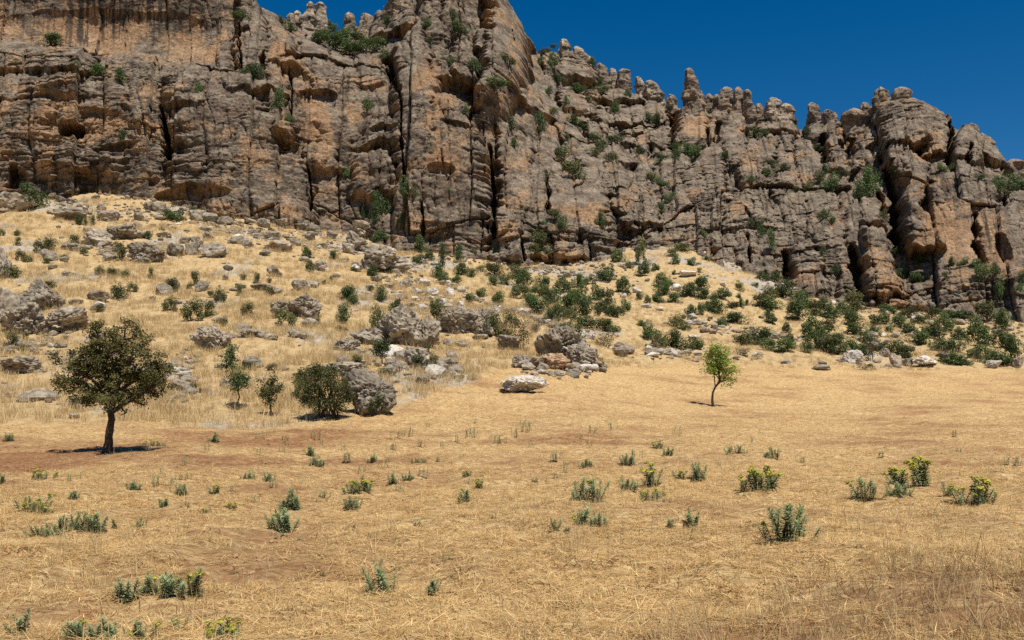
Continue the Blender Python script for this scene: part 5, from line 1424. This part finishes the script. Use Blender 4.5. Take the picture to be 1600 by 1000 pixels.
# ------------------------------------------------------------------ dry grass, straw, loose stones (uncountable)
def blades(seed, n, hmin, hmax, w, rad, lean, flat=0.0, material=None):
    rs = np.random.RandomState(seed)
    V, Fc, tn, o = [], [], [], 0
    for k in range(n):
        b_ = np.array([rs.uniform(-rad, rad), rs.uniform(-rad, rad), 0.0])
        L = rs.uniform(hmin, hmax)
        a = rs.uniform(0, 6.28)
        if rs.rand() < flat:
            d = np.array([math.cos(a), math.sin(a), rs.uniform(-0.05, 0.18)]); b_[2] = rs.uniform(0.0, 0.03)
        else:
            l = abs(rs.normal(0, lean)); d = np.array([math.cos(a) * l, math.sin(a) * l, 1.0])
        d /= np.linalg.norm(d)
        bend = np.array([math.cos(a), math.sin(a), -0.35]) * L * rs.uniform(0, 0.28) * (0.2 if d[2] < 0.3 else 1)
        th = rs.uniform(0, 6.28); sd = np.array([math.cos(th), math.sin(th), 0]) * w * rs.uniform(0.6, 1.3) * 0.5
        m_ = b_ + d * L * 0.55 + bend * 0.3; t = b_ + d * L + bend
        V += [b_ - sd, b_ + sd, m_ - sd * 0.8, m_ + sd * 0.8, t]
        Fc += [(o, o + 1, o + 3), (o, o + 3, o + 2), (o + 2, o + 3, o + 4)]
        tn += [rs.rand()] * 5
        o += 5
    me = mesh_np('tuft', np.array(V), np.array(Fc), material)
    vattr(me, 'tone', np.array(tn))
    return me


def source_collection(name, meshes):
    c = bpy.data.collections.new(name)
    for m in meshes:
        o = bpy.data.objects.new(name + '_source', m)
        c.objects.link(o)
    return c


def scatter(name, label, P, rotz, scl, coll, material=None, tilt=None):
    me = bpy.data.meshes.new(name)
    me.vertices.add(len(P)); me.vertices.foreach_set('co', np.ascontiguousarray(P, np.float32).ravel())
    rot = np.zeros((len(P), 3), np.float32); rot[:, 2] = rotz
    if tilt is not None:
        rot[:, 0] = tilt
    a = me.attributes.new('rot', 'FLOAT_VECTOR', 'POINT'); a.data.foreach_set('vector', rot.ravel())
    sc = np.asarray(scl, np.float32)
    if sc.ndim == 1:
        sc = np.repeat(sc[:, None], 3, 1)
    a = me.attributes.new('scl', 'FLOAT_VECTOR', 'POINT'); a.data.foreach_set('vector', np.ascontiguousarray(sc).ravel())
    ng = bpy.data.node_groups.new(name, 'GeometryNodeTree')
    ng.interface.new_socket('Geometry', in_out='INPUT', socket_type='NodeSocketGeometry')
    ng.interface.new_socket('Geometry', in_out='OUTPUT', socket_type='NodeSocketGeometry')
    gi = ng.nodes.new('NodeGroupInput'); go = ng.nodes.new('NodeGroupOutput')
    ip = ng.nodes.new('GeometryNodeInstanceOnPoints'); ci = ng.nodes.new('GeometryNodeCollectionInfo')
    ci.inputs['Collection'].default_value = coll
    ci.inputs['Separate Children'].default_value = True
    ci.inputs['Reset Children'].default_value = True
    ip.inputs['Pick Instance'].default_value = True
    for nm, key in (('rot', 'Rotation'), ('scl', 'Scale')):
        na = ng.nodes.new('GeometryNodeInputNamedAttribute'); na.data_type = 'FLOAT_VECTOR'
        na.inputs['Name'].default_value = nm
        ng.links.new(na.outputs[0], ip.inputs[key])
    ri = ng.nodes.new('FunctionNodeRandomValue'); ri.data_type = 'INT'
    ri.inputs[4].default_value = 0; ri.inputs[5].default_value = 50
    ng.links.new(ri.outputs[2], ip.inputs['Instance Index'])
    ng.links.new(gi.outputs[0], ip.inputs['Points']); ng.links.new(ci.outputs[0], ip.inputs['Instance'])
    ng.links.new(ip.outputs[0], go.inputs[0])
    o = link(name, me)
    md = o.modifiers.new('scatter', 'NODES'); md.node_group = ng
    tag(o, label, None, None, 'stuff')
    return o


rs = np.random.RandomState(88)


def fan(n, y0, y1, margin=1.12, pw=1.0):
    """n random ground points between depths y0 and y1 across the width of the valley"""
    y = y0 + (y1 - y0) * rs.rand(n) ** pw
    x = (rs.rand(n) * 2 - 1) * (y * 800 / F * margin + 1.5)
    return x, y


def pts(x, y, dz=0.0):
    return np.stack([x, y, tz(x, y) + dz], -1)


stub = source_collection('stubble', [blades(400 + k, 12, 0.03, 0.10, 0.005, 0.08, 0.6, 0.5, M_STRAW) for k in range(6)])
litter = source_collection('litter', [blades(420 + k, 13, 0.08, 0.26, 0.0055, 0.12, 0.8, 0.96, M_STRAW) for k in range(6)])
longg = source_collection('long_grass', [blades(440 + k, 16, 0.16, 0.42, 0.0042, 0.07, 0.35, 0.05, M_GRASS) for k in range(6)])
weedc = source_collection('weeds', [blades(460 + k, 20, 0.06, 0.24, 0.0045, 0.14, 1.0, 0.4, M_WEED) for k in range(5)])
pales = source_collection('dry_clumps', [blades(480 + k, 26, 0.25, 0.55, 0.014, 0.22, 0.35, 0.0, M_GRASS) for k in range(6)])

X, Y = [], []
for (n, a, b_) in ((16000, 4.6, 9.5), (26000, 9.5, 18), (30000, 18, 40), (20000, 40, 74)):
    x, y = fan(n, a, b_)
    X.append(x); Y.append(y)
X = np.concatenate(X); Y = np.concatenate(Y)
keep = (field_mask(X, Y) > 0.4) & (soil_at(X, Y) + 0.45 * fbm2(X / 1.1, Y / 0.7, 3, 71) + 0.12 < rs.uniform(-0.15, 0.4, len(X)))
X, Y = X[keep], Y[keep]
S = rs.uniform(0.6, 1.25, len(X)) * np.where(Y > 18, 1.1 + (Y - 18) * 0.012, 1.0)
sel = rs.rand(len(X)) < 0.5
scatter('straw_stubble', 'short dry stubble standing over the mown field', pts(X[sel], Y[sel], -0.008), rs.uniform(0, 6.28, sel.sum()), S[sel], stub)
scatter('straw_litter', 'cut straw lying over the mown field', pts(X[~sel], Y[~sel], 0.0), rs.uniform(0, 6.28, (~sel).sum()), S[~sel], litter)

# longer dry grass in the near right corner and thinly through the field
x1, y1 = rs.uniform(0.4, 5.2, 2600), rs.uniform(4.9, 8.2, 2600)
k1 = rs.rand(2600) < np.clip(0.10 + 0.07 * (x1 - 0.4) - 0.10 * (y1 - 5), 0, 1)
x2, y2 = fan(1500, 4.8, 14)
k2 = fbm2(x2 / 1.6, y2 / 1.6, 2, 77) > 0.4
X = np.concatenate([x1[k1], x2[k2]]); Y = np.concatenate([y1[k1], y2[k2]])
scatter('dry_grass', 'longer golden grass tufts in the near foreground', pts(X, Y, -0.01), rs.uniform(0, 6.28, len(X)), rs.uniform(0.45, 0.95, len(X)), longg)
x1, y1 = rs.uniform(1.2, 5.2, 1700), rs.uniform(4.9, 7.8, 1700)
k1 = (rs.rand(1700) < np.clip(0.15 + 0.34 * (x1 - 1.4) - 0.12 * (y1 - 5), 0, 0.95)) & (fbm2(x1 / .5, y1 / .4, 2, 13) > -0.25)
scatter('brown_weeds', 'brown dead weeds in the near right corner', pts(x1[k1], y1[k1], -0.01), rs.uniform(0, 6.28, k1.sum()), rs.uniform(0.4, 0.9, k1.sum()), weedc)

# hillside grass
x, y = fan(60000, 31, 138, 1.05, 0.8)
m = (field_mask(x, y) < 0.6)
thick = fbm2(x / 6, y / 5, 3, 83) + 0.35 - 0.006 * (y - 40) - 0.15 * (x > 5)
m &= rs.rand(len(x)) < np.clip(0.35 + 0.9 * thick, 0.12, 1)
x, y = x[m], y[m]
scatter('hillside_grass', 'pale dry grass covering the hillside', pts(x, y, -0.03), rs.uniform(0, 6.28, len(x)), rs.uniform(0.5, 1.1, len(x)) * (1 + 0.004 * y) * np.where(x > 5, 0.7, 1.0), pales)

# loose stones: scree below the cliff, rubble lines on the slope, clods in the field
stc = source_collection('stones', [boulder_mesh(600 + k, 2, M_ROCK if k != 3 else M_ROCK_PALE, 12) for k in range(7)])
x, y = fan(15000, 34, 140, 1.08, 0.7)
st_ = 0.55 * fbm2(x / 9, y / 9, 3, 31) + 0.6 * fbm2(x / 2.5, y / 2.5, 3, 33) - 0.25 + 0.5 * sstep(100, 135, y + 0.25 * x) - 0.25 * sstep(0, 20, x)
m = (field_mask(x, y) < 0.3) & (rs.rand(len(x)) < np.clip(st_ * 1.3, 0.015, 1))
X = [x[m]]; Y = [y[m]]
S = [np.exp(rs.normal(-1.15, 0.55, m.sum()))]
for line, n, wd in (([(350, 527), (395, 522), (432, 531)], 60, 2), ([(1075, 500), (1110, 512), (1190, 520)], 90, 5), ([(1165, 533), (1215, 527), (1260, 536)], 70, 2), ([(270, 590), (290, 560), (280, 620)], 40, 8), ([(640, 575), (690, 580), (720, 585)], 60, 5), ([(600, 430), (650, 455), (720, 490)], 220, 22), ([(820, 578), (880, 585), (945, 575)], 80, 4),
                    ([(330, 345), (420, 365), (540, 385)], 320, 12), ([(80, 335), (200, 330), (300, 345)], 240, 12), ([(700, 400), (850, 425), (980, 425)], 200, 9), ([(1200, 450), (1300, 480), (1450, 500)], 160, 8), ([(1450, 495), (1530, 505), (1600, 520)], 120, 10), ([(1330, 530), (1380, 525), (1430, 535)], 90, 8), ([(960, 545), (1040, 556), (1110, 560)], 60, 4), ([(130, 378), (170, 392), (220, 385)], 110, 9), ([(0, 545), (60, 540), (90, 530)], 60, 8), ([(540, 560), (600, 560), (640, 580)], 60, 8)):
    xs_, ys_ = [], []
    for k in range(n):
        u = rs.rand() * (len(line) - 1); i = int(u); f = u - i
        p, onc = on_place(line[i][0] * (1 - f) + line[i + 1][0] * f + rs.normal(0, wd), line[i][1] * (1 - f) + line[i + 1][1] * f + rs.normal(0, wd))
        if not onc:
            xs_.append(p.x); ys_.append(p.y)
    X.append(np.array(xs_)); Y.append(np.array(ys_)); S.append(np.exp(rs.normal(-0.95, 0.45, len(xs_))))
X = np.concatenate(X); Y = np.concatenate(Y); S = np.clip(np.concatenate(S), 0.08, 1.3)
scatter('scree', 'loose stones strewn over the hillside', pts(X, Y, 0) - np.stack([0 * S, 0 * S, S * 0.12], -1), rs.uniform(0, 6.28, len(X)), np.stack([S * rs.uniform(0.8, 1.4, len(S)), S * 0.9, S * rs.uniform(0.4, 0.8, len(S))], -1), stc)
clod = source_collection('clods', [boulder_mesh(640 + k, 2, M_CLOD, 12) for k in range(6)])
x, y = fan(7000, 4.7, 32)
m = (rs.rand(len(x)) < np.clip(0.3 + 1.6 * soil_at(x, y), 0.08, 1)) & (field_mask(x, y) > 0.5)
x, y = x[m], y[m]
S = np.clip(np.exp(rs.normal(-3.5, 0.5, len(x))), 0.012, 0.055)
scatter('soil_clods', 'small clods and stones on the field', pts(x, y, 0) - np.stack([0 * S, 0 * S, S * 0.15], -1), rs.uniform(0, 6.28, len(x)), np.stack([S * 1.2, S, S * 0.7], -1), clod)
